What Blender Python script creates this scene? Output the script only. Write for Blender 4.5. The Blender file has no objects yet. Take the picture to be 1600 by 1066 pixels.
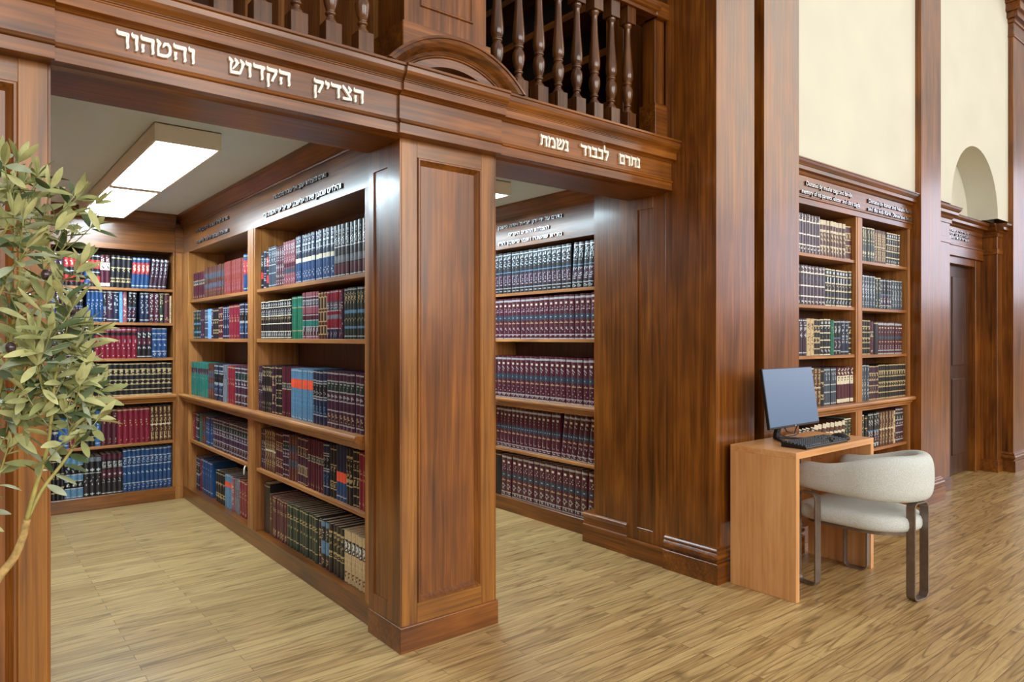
import bpy, bmesh, math, random
from mathutils import Vector, Matrix

# ------------------------------------------------------------------ camera, world, lights, exposure
SC = bpy.context.scene
COL = SC.collection
CAM_H = 1.35
cd = bpy.data.cameras.new('camera'); cam = bpy.data.objects.new('camera', cd); COL.objects.link(cam)
cd.sensor_width = 36.0; cd.lens = 36.0 * 1083.0 / 1600.0
cd.shift_y = -5.0 / 1600.0
cd.clip_start = 0.05; cd.clip_end = 200
cam.location = (0, 0, CAM_H)
cam.rotation_euler = (math.pi / 2, 0, math.atan2(1342, 1083) - math.pi / 2)
SC.camera = cam
SC.view_settings.view_transform = 'Standard'; SC.view_settings.look = 'None'
SC.view_settings.exposure = 0.0; SC.view_settings.gamma = 1.0
SC.view_settings.use_curve_mapping = False

world = bpy.data.worlds.new('hall_daylight'); SC.world = world; world.use_nodes = True
wn = world.node_tree.nodes; wl = world.node_tree.links
bgn = wn['Background']
tcw = wn.new('ShaderNodeTexCoord'); sep = wn.new('ShaderNodeSeparateXYZ'); rw = wn.new('ShaderNodeValToRGB')
wl.new(tcw.outputs['Generated'], sep.inputs[0]); wl.new(sep.outputs['Z'], rw.inputs[0])
rw.color_ramp.elements[0].position = 0.0; rw.color_ramp.elements[0].color = (0.31, 0.28, 0.24, 1)
rw.color_ramp.elements[1].position = 0.55; rw.color_ramp.elements[1].color = (1.0, 0.96, 0.88, 1)
wl.new(rw.outputs[0], bgn.inputs['Color']); bgn.inputs['Strength'].default_value = 0.78

def area(name, loc, rot, sx, sy, power, color):
    d = bpy.data.lights.new(name, 'AREA'); d.shape = 'RECTANGLE'; d.size = sx; d.size_y = sy
    d.energy = power; d.color = color
    o = bpy.data.objects.new(name, d); COL.objects.link(o); o.location = loc; o.rotation_euler = rot
    return o
HP = math.pi / 2
# unseen tall windows of the hall: end wall (far right, facing -X) and long opposite wall (facing +Y)
area('end_window_light', (19.0, -4.4, 3.7), (0, HP, 0), 3.0, 8.0, 320, (0.78, 0.82, 1.0))
area('pilaster_sheen_light', (19.0, -8.4, 9.4), (0, HP, 0), 8.0, 7.4, 760, (1.0, 0.94, 0.80))  # added unseen source, gives the pale reflection on the near pilasters
for k, wx in enumerate((-4.5, -0.5, 3.5, 7.5)):
    area('hall_window_light', (wx, -8.5, 4.3), (HP, 0, 0), 2.2, 4.6, 330, (1.0, 0.96, 0.90))  # leftmost one added to brighten desk and chair from camera left

# ------------------------------------------------------------------ helpers
def lin(c):
    return tuple(((v / 255.0) / 12.92 if v / 255.0 <= 0.04045 else ((v / 255.0 + 0.055) / 1.055) ** 2.4) for v in c)

class MB:
    """collects shapes; build() links them as ONE mesh object"""
    def __init__(s): s.v = []; s.f = []; s.m = []; s.sm = []
    def add(s, vs, fs, m=0, smooth=False):
        b = len(s.v); s.v += [tuple(v) for v in vs]
        for f in fs: s.f.append([b + i for i in f]); s.m.append(m); s.sm.append(smooth)
    def box(s, x0, y0, z0, x1, y1, z1, m=0):
        x0, x1 = min(x0, x1), max(x0, x1); y0, y1 = min(y0, y1), max(y0, y1); z0, z1 = min(z0, z1), max(z0, z1)
        s.add([(x0,y0,z0),(x1,y0,z0),(x1,y1,z0),(x0,y1,z0),(x0,y0,z1),(x1,y0,z1),(x1,y1,z1),(x0,y1,z1)],
              [(0,3,2,1),(4,5,6,7),(0,1,5,4),(1,2,6,5),(2,3,7,6),(3,0,4,7)], m)
        return s
    def prism(s, poly, fn, a, b, m=0, smooth=False):
        """poly: list of 2D points; fn(p, t) -> 3D; extruded from t=a to t=b"""
        n = len(poly)
        vs = [fn(p, a) for p in poly] + [fn(p, b) for p in poly]
        s.add(vs, [(i, (i+1) % n, n+(i+1) % n, n+i) for i in range(n)], m, smooth)
        s.add(vs, [tuple(reversed(range(n))), tuple(range(n, 2*n))], m)
        return s
    def profX(s, prof, x0, x1, m=0): return s.prism(prof, lambda p, t: (t, p[0], p[1]), x0, x1, m)   # prof in (y,z)
    def profY(s, prof, y0, y1, m=0): return s.prism(prof, lambda p, t: (p[0], t, p[1]), y0, y1, m)   # prof in (x,z)
    def profZ(s, prof, z0, z1, m=0): return s.prism(prof, lambda p, t: (p[0], p[1], t), z0, z1, m)   # prof in (x,y)
    def lathe(s, prof, cx, cy, seg=20, m=0, smooth=True):
        n = len(prof); vs = []
        for r, z in prof:
            for k in range(seg):
                a = 2*math.pi*k/seg; vs.append((cx+r*math.cos(a), cy+r*math.sin(a), z))
        fs = [(i*seg+k, i*seg+(k+1) % seg, (i+1)*seg+(k+1) % seg, (i+1)*seg+k) for i in range(n-1) for k in range(seg)]
        s.add(vs, fs, m, smooth)
        s.add(vs, [tuple(reversed(range(seg))), tuple(range((n-1)*seg, n*seg))], m)
        return s
    def grid(s, rows, m=0, smooth=True, closeu=False, caps=False):
        nr = len(rows); nc = len(rows[0]); vs = [p for r in rows for p in r]
        fs = []
        for i in range(nr-1):
            for j in range(nc if closeu else nc-1):
                fs.append((i*nc+j, i*nc+(j+1) % nc, (i+1)*nc+(j+1) % nc, (i+1)*nc+j))
        if caps: fs += [tuple(reversed(range(nc))), tuple(range((nr-1)*nc, nr*nc))]
        s.add(vs, fs, m, smooth); return s
    def tube(s, pts, rads, seg=8, m=0):
        pts = [Vector(p) for p in pts]; rows = []
        up = Vector((0.13, 0.21, 0.97))
        for i, p in enumerate(pts):
            t = (pts[min(i+1, len(pts)-1)] - pts[max(i-1, 0)]).normalized()
            u = t.cross(up)
            if u.length < 1e-3: u = t.cross(Vector((1, 0, 0)))
            u.normalize(); w = t.cross(u)
            rows.append([p + (u*math.cos(2*math.pi*k/seg) + w*math.sin(2*math.pi*k/seg))*rads[i] for k in range(seg)])
        return s.grid(rows, m, True, True, True)
    def build(s, name, mats, parent=None, origin=(0,0,0), bevel=0, seg=2, subsurf=0, recalc=True):
        me = bpy.data.meshes.new(name)
        ox, oy, oz = origin
        me.from_pydata([(x-ox, y-oy, z-oz) for x, y, z in s.v], [], s.f)
        if not isinstance(mats, (list, tuple)): mats = [mats]
        for mt in mats: me.materials.append(mt)
        for p, mi, sm in zip(me.polygons, s.m, s.sm): p.material_index = mi; p.use_smooth = sm
        if recalc:
            bm = bmesh.new(); bm.from_mesh(me); bmesh.ops.recalc_face_normals(bm, faces=bm.faces); bm.to_mesh(me); bm.free()
        me.update()
        o = bpy.data.objects.new(name, me); COL.objects.link(o)
        if parent is not None: o.parent = parent
        else: o.location = origin
        if bevel:
            b = o.modifiers.new('bevel', 'BEVEL'); b.width = bevel; b.segments = seg; b.limit_method = 'ANGLE'; b.angle_limit = math.radians(40)
        if subsurf:
            b = o.modifiers.new('sub', 'SUBSURF'); b.levels = subsurf; b.render_levels = subsurf
        return o

def tag(o, label, cat, group=None, kind=None):
    o['label'] = label; o['category'] = cat
    if group: o['group'] = group
    if kind: o['kind'] = kind
    return o
def thing(name, label, cat, loc, group=None, kind=None):
    o = bpy.data.objects.new(name, None); COL.objects.link(o); o.location = loc; o.empty_display_size = 0.1
    return tag(o, label, cat, group, kind)
def struct(o, label, cat): return tag(o, label, cat, None, 'structure')

# ------------------------------------------------------------------ materials
def newmat(name):
    m = bpy.data.materials.new(name); m.use_nodes = True
    return m, m.node_tree.nodes, m.node_tree.links, m.node_tree.nodes['Principled BSDF']
def plain(name, rgb, rough=0.5, metal=0.0, coat=0.0, spec=0.5, noise=0.06, scale=40.0, bump=0.0):
    m, n, l, b = newmat(name)
    b.inputs['Roughness'].default_value = rough; b.inputs['Metallic'].default_value = metal
    b.inputs['Coat Weight'].default_value = coat; b.inputs['Specular IOR Level'].default_value = spec
    c = lin(rgb)
    tc = n.new('ShaderNodeTexCoord'); nz = n.new('ShaderNodeTexNoise'); nz.inputs['Scale'].default_value = scale; nz.inputs['Detail'].default_value = 4
    rp = n.new('ShaderNodeValToRGB')
    rp.color_ramp.elements[0].position = 0.3; rp.color_ramp.elements[1].position = 0.7
    rp.color_ramp.elements[0].color = tuple(max(0, v*(1-noise*2)) for v in c) + (1,)
    rp.color_ramp.elements[1].color = tuple(min(1, v*(1+noise*2)) for v in c) + (1,)
    l.new(tc.outputs['Object'], nz.inputs['Vector']); l.new(nz.outputs['Fac'], rp.inputs[0]); l.new(rp.outputs[0], b.inputs['Base Color'])
    if bump:
        bp = n.new('ShaderNodeBump'); bp.inputs['Strength'].default_value = bump; bp.inputs['Distance'].default_value = 0.004
        l.new(nz.outputs['Fac'], bp.inputs['Height']); l.new(bp.outputs[0], b.inputs['Normal'])
    return m
def wood(name, axis, dark, mid, light, rough=0.3, coat=0.25, fine=1.0):
    m, n, l, b = newmat(name)
    tc = n.new('ShaderNodeTexCoord')
    def noise(sc, along, detail, dist=0.0):
        mp = n.new('ShaderNodeMapping')
        s = [sc, sc, sc]; s['XYZ'.index(axis)] = along
        mp.inputs['Scale'].default_value = s
        l.new(tc.outputs['Object'], mp.inputs['Vector'])
        z = n.new('ShaderNodeTexNoise'); z.inputs['Scale'].default_value = 1.0; z.inputs['Detail'].default_value = detail
        z.inputs['Roughness'].default_value = 0.6; z.inputs['Distortion'].default_value = dist
        l.new(mp.outputs[0], z.inputs['Vector']); return z
    broad = noise(9*fine, 0.9, 3, 1.2); grain = noise(70*fine, 1.6, 5, 0.4); blotch = noise(3.0, 2.2, 2, 0.3)
    mx = n.new('ShaderNodeMath'); mx.operation = 'MULTIPLY_ADD'; mx.inputs[1].default_value = 0.42
    l.new(grain.outputs['Fac'], mx.inputs[0])
    m2 = n.new('ShaderNodeMath'); m2.operation = 'MULTIPLY_ADD'; m2.inputs[1].default_value = 0.40
    l.new(broad.outputs['Fac'], m2.inputs[0])
    m3 = n.new('ShaderNodeMath'); m3.operation = 'MULTIPLY'; m3.inputs[1].default_value = 0.22
    l.new(blotch.outputs['Fac'], m3.inputs[0]); l.new(m3.outputs[0], m2.inputs[2]); l.new(m2.outputs[0], mx.inputs[2])
    rp = n.new('ShaderNodeValToRGB'); e = rp.color_ramp.elements
    e[0].position = 0.37; e[0].color = lin(dark) + (1,); e[1].position = 0.69; e[1].color = lin(light) + (1,)
    x = e.new(0.52); x.color = lin(mid) + (1,)
    l.new(mx.outputs[0], rp.inputs[0]); l.new(rp.outputs[0], b.inputs['Base Color'])
    rr = n.new('ShaderNodeMapRange'); rr.inputs['To Min'].default_value = rough - 0.06; rr.inputs['To Max'].default_value = rough + 0.10
    l.new(broad.outputs['Fac'], rr.inputs['Value']); l.new(rr.outputs[0], b.inputs['Roughness'])
    bp = n.new('ShaderNodeBump'); bp.inputs['Strength'].default_value = 0.12; bp.inputs['Distance'].default_value = 0.002
    l.new(grain.outputs['Fac'], bp.inputs['Height']); l.new(bp.outputs[0], b.inputs['Normal'])
    b.inputs['Coat Weight'].default_value = coat; b.inputs['Coat Roughness'].default_value = 0.16
    return m
DK, MD, LT = (60, 31, 8), (112, 62, 16), (157, 94, 27)
WX = wood('walnut_grain_x', 'X', DK, MD, LT); WY = wood('walnut_grain_y', 'Y', DK, MD, LT); WZ = wood('walnut_grain_z', 'Z', DK, MD, LT)
SX = wood('lit_shelf_walnut_x', 'X', (108, 64, 28), (156, 100, 48), (196, 138, 74), 0.4, 0.1)  # same walnut as the rest, colour lightened to paint in strong lamp light
SY = wood('lit_shelf_walnut_y', 'Y', (108, 64, 28), (156, 100, 48), (196, 138, 74), 0.4, 0.1)
SZ = wood('lit_shelf_walnut_z', 'Z', (108, 64, 28), (156, 100, 48), (196, 138, 74), 0.4, 0.1)
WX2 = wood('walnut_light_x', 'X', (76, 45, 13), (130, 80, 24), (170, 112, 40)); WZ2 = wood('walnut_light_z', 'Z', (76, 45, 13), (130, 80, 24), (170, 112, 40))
WZD = wood('turned_walnut', 'Z', (44, 23, 10), (80, 45, 20), (116, 72, 32), 0.22, 0.4)
BZ = wood('backing_wood', 'Z', (58, 32, 18), (86, 50, 27), (112, 70, 38), 0.5, 0.0)
DW = wood('door_wood', 'Z', (48, 28, 18), (66, 40, 26), (90, 56, 36), 0.35, 0.2)
MAPLE = wood('desk_maple', 'Z', (188, 130, 78), (212, 154, 98), (228, 174, 120), 0.38, 0.12, 0.8)
MAPLEX = wood('desk_maple_x', 'X', (188, 130, 78), (212, 154, 98), (228, 174, 120), 0.34, 0.15, 0.8)
CREAM = plain('cream_plaster', (212, 211, 196), 0.85, noise=0.02, scale=2.2, bump=0.05)
CEILM = plain('ceiling_paint', (216, 236, 254), 0.9, noise=0.01, scale=3)
WHITE_LET = plain('white_letters', (246, 244, 232), 0.35, noise=0.01)
SILVER = plain('silver_letters', (205, 206, 205), 0.28, 0.85, noise=0.02)
LETEDGE = plain('letter_edge', (30, 34, 40), 0.4, noise=0.05)
HOUSE = plain('light_housing', (246, 244, 236), 0.6, noise=0.01)
BLACKP = plain('black_plastic', (20, 21, 23), 0.42, noise=0.05)
KEYM = plain('key_plastic', (44, 48, 52), 0.5, noise=0.05)
VOIDSHADE = plain('painted_void_shade', (14, 11, 9), 0.8)
BRONZE = plain('bronze_metal', (124, 110, 100), 0.36, 0.5, noise=0.06, scale=30)
BOUCLE = plain('boucle_fabric', (206, 210, 207), 0.95, noise=0.09, scale=260, bump=0.9, spec=0.2)
m, n, l, b = newmat('screen_painted_reflection'); b.inputs['Base Color'].default_value = lin((56, 74, 98)) + (1,); b.inputs['Roughness'].default_value = 0.36
b.inputs['Specular IOR Level'].default_value = 0.9; b.inputs['Emission Color'].default_value = lin((96, 128, 168)) + (1,); b.inputs['Emission Strength'].default_value = 0.36  # switched-off screen; the hall's blue reflection is painted as colour and faint glow
nz = n.new('ShaderNodeTexNoise'); nz.inputs['Scale'].default_value = 1.4; bp = n.new('ShaderNodeBump'); bp.inputs['Strength'].default_value = 0.02
l.new(nz.outputs['Fac'], bp.inputs['Height']); l.new(bp.outputs[0], b.inputs['Normal'])
SCREEN = m
m, n, l, b = newmat('lit_diffuser'); b.inputs['Emission Color'].default_value = (0.70, 0.89, 1.0, 1); b.inputs['Emission Strength'].default_value = 39.0
b.inputs['Base Color'].default_value = (0.9, 0.9, 0.9, 1)
DIFF = m

# floor: narrow oak strips running along X
m, n, l, b = newmat('oak_strip_floor')
tc = n.new('ShaderNodeTexCoord'); br = n.new('ShaderNodeTexBrick')
br.offset = 0.37; br.offset_frequency = 2; br.squash = 1.0
br.inputs['Scale'].default_value = 1.0; br.inputs['Brick Width'].default_value = 0.95; br.inputs['Row Height'].default_value = 0.058
br.inputs['Mortar Size'].default_value = 0.0011; br.inputs['Mortar Smooth'].default_value = 0.3; br.inputs['Bias'].default_value = 0.0
br.inputs['Color1'].default_value = lin((174, 143, 95)) + (1,); br.inputs['Color2'].default_value = lin((198, 169, 117)) + (1,)
br.inputs['Mortar'].default_value = lin((86, 62, 38)) + (1,)
l.new(tc.outputs['Object'], br.inputs['Vector'])
# per-plank offset so grain breaks at plank edges
mp = n.new('ShaderNodeMapping'); mp.inputs['Scale'].default_value = (2.2, 34, 1)
add = n.new('ShaderNodeVectorMath'); add.operation = 'ADD'
mul = n.new('ShaderNodeVectorMath'); mul.operation = 'SCALE'; mul.inputs['Scale'].default_value = 60.0
l.new(br.outputs['Color'], mul.inputs[0]); l.new(tc.outputs['Object'], mp.inputs['Vector'])
l.new(mp.outputs[0], add.inputs[0]); l.new(mul.outputs[0], add.inputs[1])
g1 = n.new('ShaderNodeTexNoise'); g1.inputs['Scale'].default_value = 1.6; g1.inputs['Detail'].default_value = 6; g1.inputs['Distortion'].default_value = 1.6
l.new(add.outputs[0], g1.inputs['Vector'])
mpc = n.new('ShaderNodeMapping'); mpc.inputs['Scale'].default_value = (0.85, 12.0, 1)
addc = n.new('ShaderNodeVectorMath'); addc.operation = 'ADD'
l.new(tc.outputs['Object'], mpc.inputs['Vector']); l.new(mpc.outputs[0], addc.inputs[0]); l.new(mul.outputs[0], addc.inputs[1])
wn_ = n.new('ShaderNodeTexNoise'); wn_.inputs['Scale'].default_value = 1.0; wn_.inputs['Detail'].default_value = 1.2; wn_.inputs['Distortion'].default_value = 0.3
l.new(addc.outputs[0], wn_.inputs['Vector'])
wm_ = n.new('ShaderNodeMath'); wm_.operation = 'MULTIPLY'; wm_.inputs[1].default_value = 15.0; l.new(wn_.outputs['Fac'], wm_.inputs[0])
wv = n.new('ShaderNodeMath'); wv.operation = 'PINGPONG'; wv.inputs[1].default_value = 1.0; l.new(wm_.outputs[0], wv.inputs[0])
rp = n.new('ShaderNodeValToRGB'); rp.color_ramp.elements[0].position = 0.28; rp.color_ramp.elements[0].color = (0.66, 0.61, 0.55, 1)
rp.color_ramp.elements[1].position = 0.66; rp.color_ramp.elements[1].color = (1.08, 1.05, 1.0, 1)
l.new(g1.outputs['Fac'], rp.inputs[0])
rp2 = n.new('ShaderNodeValToRGB'); rp2.color_ramp.elements[0].position = 0.0; rp2.color_ramp.elements[0].color = (0.42, 0.37, 0.32, 1)
rp2.color_ramp.elements[1].position = 0.34; rp2.color_ramp.elements[1].color = (1, 1, 1, 1)
l.new(wv.outputs[0], rp2.inputs[0])
x1 = n.new('ShaderNodeMix'); x1.data_type = 'RGBA'; x1.blend_type = 'MULTIPLY'; x1.inputs['Factor'].default_value = 1.0
l.new(br.outputs['Color'], x1.inputs['A']); l.new(rp.outputs[0], x1.inputs['B'])
x2 = n.new('ShaderNodeMix'); x2.data_type = 'RGBA'; x2.blend_type = 'MULTIPLY'; x2.inputs['Factor'].default_value = 0.8
l.new(x1.outputs['Result'], x2.inputs['A']); l.new(rp2.outputs[0], x2.inputs['B'])
l.new(x2.outputs['Result'], b.inputs['Base Color'])
b.inputs['Roughness'].default_value = 0.36; b.inputs['Coat Weight'].default_value = 0.15; b.inputs['Coat Roughness'].default_value = 0.25
bp = n.new('ShaderNodeBump'); bp.inputs['Strength'].default_value = 0.10; bp.inputs['Distance'].default_value = 0.002
l.new(g1.outputs['Fac'], bp.inputs['Height']); l.new(bp.outputs[0], b.inputs['Normal'])
FLOORM = m

# ------------------------------------------------------------------ room shell
struct(MB().box(-4, -9, -0.1, 22, 7, 0).build('floor', FLOORM), 'narrow oak strip floor running through hall and alcoves', 'floor')
struct(MB().box(-1.6, 2.92, 2.372, 3.9, 6.62, 2.46).build('ceiling', CEILM), 'pale grey painted ceiling over the two book alcoves', 'ceiling')
struct(MB().box(-1.6, 6.60, 0, 3.9, 6.75, 2.46).build('wall_back', CREAM), 'plaster wall closing the alcoves behind the rear bookcase', 'wall')
struct(MB().box(0.02, 2.92, 0, 0.18, 6.58, 2.372).build('wall_left', WZ), 'wooden side wall of the left alcove behind the left pier', 'wall')
struct(MB().box(1.83, 2.92, 0, 1.95, 6.58, 2.372).build('wall_centre', WZ), 'wooden partition wall behind the divider bookcase', 'wall')

struct(MB().box(3.655, 3.2, 0, 3.75, 6.6, 2.372).build('wall_alcove', WZ), 'wooden wall behind the second alcove bookcase', 'wall')
struct(MB().box(-1.6, 2.74, 0, -0.24, 2.86, 4.3).build('wall_side', WZ), 'wooden wall left of the left pier beyond the olive tree', 'wall')
# --- entablature: profile in (y, z), y is depth, front towards -y
def ent_prof(dy):
    f = 2.557 + dy
    return [(2.9, 2.208), (f, 2.208), (f, 2.250), (f-0.007, 2.251), (f-0.010, 2.256), (f-0.003, 2.260), (f-0.006, 2.264), (f+0.003, 2.268),
            (f+0.003, 2.366), (f-0.004, 2.368), (f-0.007, 2.371), (f-0.013, 2.375), (f-0.022, 2.377), (f-0.033, 2.378), (f-0.033, 2.411), (f-0.036, 2.412),
            (f-0.036, 2.417), (f-0.040, 2.418), (f-0.040, 2.422), (f-0.043, 2.424), (f-0.046, 2.428), (f-0.055, 2.438), (f-0.061, 2.450), (f-0.064, 2.468), (f-0.071, 2.470),
            (f-0.071, 2.481), (2.9, 2.484)]
ent = thing('trim_1', 'long walnut entablature over the alcove openings with raised white Hebrew letters', 'entablature', (1.745, 2.7, 2.208), None, 'structure')
O1 = (1.745, 2.7, 2.208)
MB().profX(ent_prof(0), 0.245, 1.452, 0).build('beam', WX, ent, O1, 0.0012, 1)
MB().profX(ent_prof(0), 1.992, 3.262, 0).build('beam', WX, ent, O1, 0.0012, 1)
MB().profX(ent_prof(-0.014), 1.452, 1.992, 0).build('pier_block', WX, ent, O1, 0.0012, 1)
MB().profX(ent_prof(-0.014), -0.40, 0.245, 0).build('pier_block', WX, ent, O1, 0.0012, 1)
# soffit boards and inner moulding behind the openings
for a, c in ((0.24, 1.49), (2.0, 3.262)):
    MB().profX([(2.60, 2.2075), (2.62, 2.200), (2.90, 2.200), (2.93, 2.235), (2.93, 2.30), (3.0, 2.372), (2.86, 2.372), (2.86, 2.2085), (2.6, 2.2085)], a, c).build('soffit_moulding', WX, ent, O1, 0.001, 1)
# segmental pediment on the pier block
def pediment():
    cx, cz, base = 1.722, 2.168, 2.482
    rings = [(0.478, 2.474), (0.467, 2.472), (0.465, 2.479), (0.452, 2.484), (0.438, 2.498), (0.424, 2.516), (0.416, 2.522), (0.413, 2.521), (0.408, 2.526), (0.403, 2.525), (0.399, 2.531), (0.364, 2.533), (0.362, 2.575)]
    rows = []; N = 40
    prof = [(0.478, 2.600)] + rings
    for r, y in prof:
        th = math.acos(min(1, (base - cz) / r)); rows.append([(cx + r*math.sin(-th + 2*th*k/N), y, cz + r*math.cos(-th + 2*th*k/N)) for k in range(N+1)])
    mb = MB().grid(rows, 0, False)
    r, y = prof[-1]
    th = math.acos((base - cz) / r)
    face = [(cx + r*math.sin(-th + 2*th*k/N), y, cz + r*math.cos(-th + 2*th*k/N)) for k in range(N+1)]
    mb.add(face, [tuple(range(N+1))], 0)
    return mb.build('pediment', WX, ent, O1)
pediment()

# ------------------------------------------------------------------ lettering on the entablature
def ribbon(pts, ws):
    L, R = [], []
    n = len(pts)
    for i, (x, y) in enumerate(pts):
        x0, y0 = pts[max(i-1, 0)]; x1, y1 = pts[min(i+1, n-1)]
        dx, dy = x1-x0, y1-y0; d = math.hypot(dx, dy) or 1; nx, ny = -dy/d, dx/d
        w = ws[i] / 2 if isinstance(ws, (list, tuple)) else ws/2
        L.append((x+nx*w, y+ny*w)); R.append((x-nx*w, y-ny*w))
    return L + R[::-1]
def bar(w, x=0.0): return [(x+0.0, 1.0), (x+0.05, 1.10), (x+0.10, 0.99), (x+w-0.05, 0.98), (x+w, 0.92), (x+w, 0.78), (x+w-0.06, 0.73), (x+0.10, 0.74), (x+0.03, 0.80), (x, 0.90)]
def stem(x, top=0.85, bot=0.0, w=0.15): return [(x-w*0.55, top), (x+w*0.55, top), (x+w*0.30, 0.5*(top+bot)), (x+w*0.5, bot+0.12), (x+w*0.1, bot), (x-w*0.55, bot), (x-w*0.40, bot+0.2), (x-w*0.62, 0.55*top+0.45*bot)]
GL = {
 'ר': (0.64, [bar(0.64), stem(0.56)]),
 'ו': (0.36, [bar(0.36), stem(0.28)]),
 'ה': (0.72, [bar(0.72), stem(0.64), stem(0.14, 0.52, 0.0, 0.15)]),
 'ד': (0.72, [bar(0.72), stem(0.55)]),
 'ט': (0.78, [ribbon([(0.03, 1.06), (0.10, 0.92), (0.17, 0.82), (0.13, 0.66)], [0.06, 0.2, 0.2, 0.14]), ribbon([(0.12, 0.72), (0.09, 0.45), (0.11, 0.1)], [0.13, 0.11, 0.12]),
             ribbon([(0.05, 0.12), (0.3, 0.09), (0.55, 0.12), (0.68, 0.26), (0.72, 0.5), (0.69, 0.74), (0.58, 0.88), (0.46, 0.86), (0.38, 0.72), (0.34, 0.60)], [0.2, 0.2, 0.2, 0.17, 0.13, 0.16, 0.2, 0.2, 0.12, 0.05])]),
 'ק': (0.66, [bar(0.66), ribbon([(0.57, 0.85), (0.54, 0.62), (0.42, 0.36), (0.36, 0.2), (0.33, 0.08)], [0.15, 0.15, 0.15, 0.13, 0.15]), stem(0.11, 0.58, -0.36, 0.15)]),
 'ש': (0.86, [ribbon([(0.02, 1.06), (0.10, 0.9), (0.18, 0.80), (0.14, 0.66)], [0.05, 0.2, 0.2, 0.12]), ribbon([(0.13, 0.72), (0.11, 0.4), (0.13, 0.08)], [0.12, 0.1, 0.12]),
             ribbon([(0.34, 1.06), (0.42, 0.9), (0.50, 0.80), (0.40, 0.58), (0.22, 0.30)], [0.05, 0.2, 0.2, 0.12, 0.08]), ribbon([(0.66, 1.06), (0.74, 0.9), (0.82, 0.80), (0.76, 0.5), (0.62, 0.1)], [0.05, 0.2, 0.2, 0.12, 0.14]),
             ribbon([(0.08, 0.10), (0.36, 0.10), (0.64, 0.12)], [0.2, 0.2, 0.2])]),
 'צ': (0.70, [ribbon([(0.02, 1.06), (0.09, 0.9), (0.20, 0.78), (0.44, 0.42), (0.60, 0.20)], [0.05, 0.2, 0.2, 0.15, 0.15]), ribbon([(0.42, 1.06), (0.50, 0.9), (0.58, 0.80), (0.50, 0.62), (0.38, 0.5)], [0.05, 0.2, 0.2, 0.12, 0.1]),
             ribbon([(0.03, 0.10), (0.36, 0.10), (0.66, 0.14)], [0.2, 0.2, 0.2])]),
 'י': (0.30, [bar(0.30), ribbon([(0.22, 0.85), (0.22, 0.66), (0.15, 0.48)], [0.14, 0.13, 0.06])]),
 'נ': (0.40, [bar(0.34, 0.03), stem(0.29, 0.85, 0.1), ribbon([(0.0, 0.10), (0.2, 0.10), (0.38, 0.11)], [0.19, 0.2, 0.2])]),
 'מ': (0.80, [ribbon([(0.02, 1.06), (0.09, 0.9), (0.18, 0.72)], [0.05, 0.18, 0.2]), ribbon([(0.2, 0.78), (0.12, 0.4), (0.06, 0.0)], [0.14, 0.12, 0.14]),
             ribbon([(0.17, 0.74), (0.34, 0.90), (0.52, 0.88), (0.66, 0.7), (0.70, 0.4), (0.68, 0.04)], [0.1, 0.18, 0.22, 0.18, 0.13, 0.15]), ribbon([(0.36, 0.10), (0.72, 0.10)], [0.2, 0.2])]),
 'ת': (0.76, [bar(0.70, 0.06), stem(0.66), ribbon([(0.20, 0.82), (0.19, 0.5), (0.17, 0.18), (0.02, 0.09)], [0.13, 0.12, 0.15, 0.19])]),
 'ל': (0.56, [ribbon([(0.04, 1.46), (0.09, 1.3), (0.08, 0.88)], [0.06, 0.15, 0.12]), bar(0.56), ribbon([(0.48, 0.85), (0.45, 0.55), (0.32, 0.25), (0.26, -0.02)], [0.15, 0.15, 0.14, 0.15])]),
 'כ': (0.58, [bar(0.56), stem(0.49, 0.9, 0.05, 0.13), ribbon([(0.0, 0.10), (0.3, 0.10), (0.55, 0.12)], [0.2, 0.2, 0.22])]),
 'ב': (0.66, [bar(0.58, 0.02), stem(0.50, 0.9, 0.05, 0.13), ribbon([(0.0, 0.10), (0.3, 0.10), (0.66, 0.10)], [0.2, 0.2, 0.19])]),
 'ם': (0.68, [bar(0.68), stem(0.60, 0.9, 0.05, 0.13), stem(0.12, 0.85, 0.05, 0.14), ribbon([(0.06, 0.10), (0.35, 0.10), (0.66, 0.10)], [0.2, 0.2, 0.2])]),
}
def word(txt, x0, x1, z0, h, y, label):
    seq = list(txt)[::-1]; gap = 0.09
    tot = sum(GL[c][0] for c in seq) + gap*(len(seq)-1); sx = (x1-x0)/tot; mb = MB(); x = 0.0
    for c in seq:
        w, polys = GL[c]
        for k, p in enumerate(polys):
            t = 0.0075 + 0.0002*k
            mb.prism(p, lambda q, s, x=x: (x0 + (x+q[0])*sx, s, z0 + q[1]*h), y - t - 0.003, y + 0.001)
        x += w + gap
    o = mb.build('lettering', WHITE_LET, ent, O1); o['label'] = label; return o
LY = 2.559
word('והטהור', 0.412, 0.651, 2.293, 0.054, LY, 'white raised Hebrew letters')
word('הקדוש', 0.764, 0.988, 2.293, 0.054, LY, 'white raised Hebrew letters')
word('הצדיק', 1.080, 1.289, 2.292, 0.054, LY, 'white raised Hebrew letters')
word('נשמת', 2.235, 2.426, 2.291, 0.054, LY, 'white raised Hebrew letters')
word('לכבוד', 2.512, 2.719, 2.291, 0.054, LY, 'white raised Hebrew letters')
word('נתרם', 2.805, 2.972, 2.291, 0.054, LY, 'white raised Hebrew letters')

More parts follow.
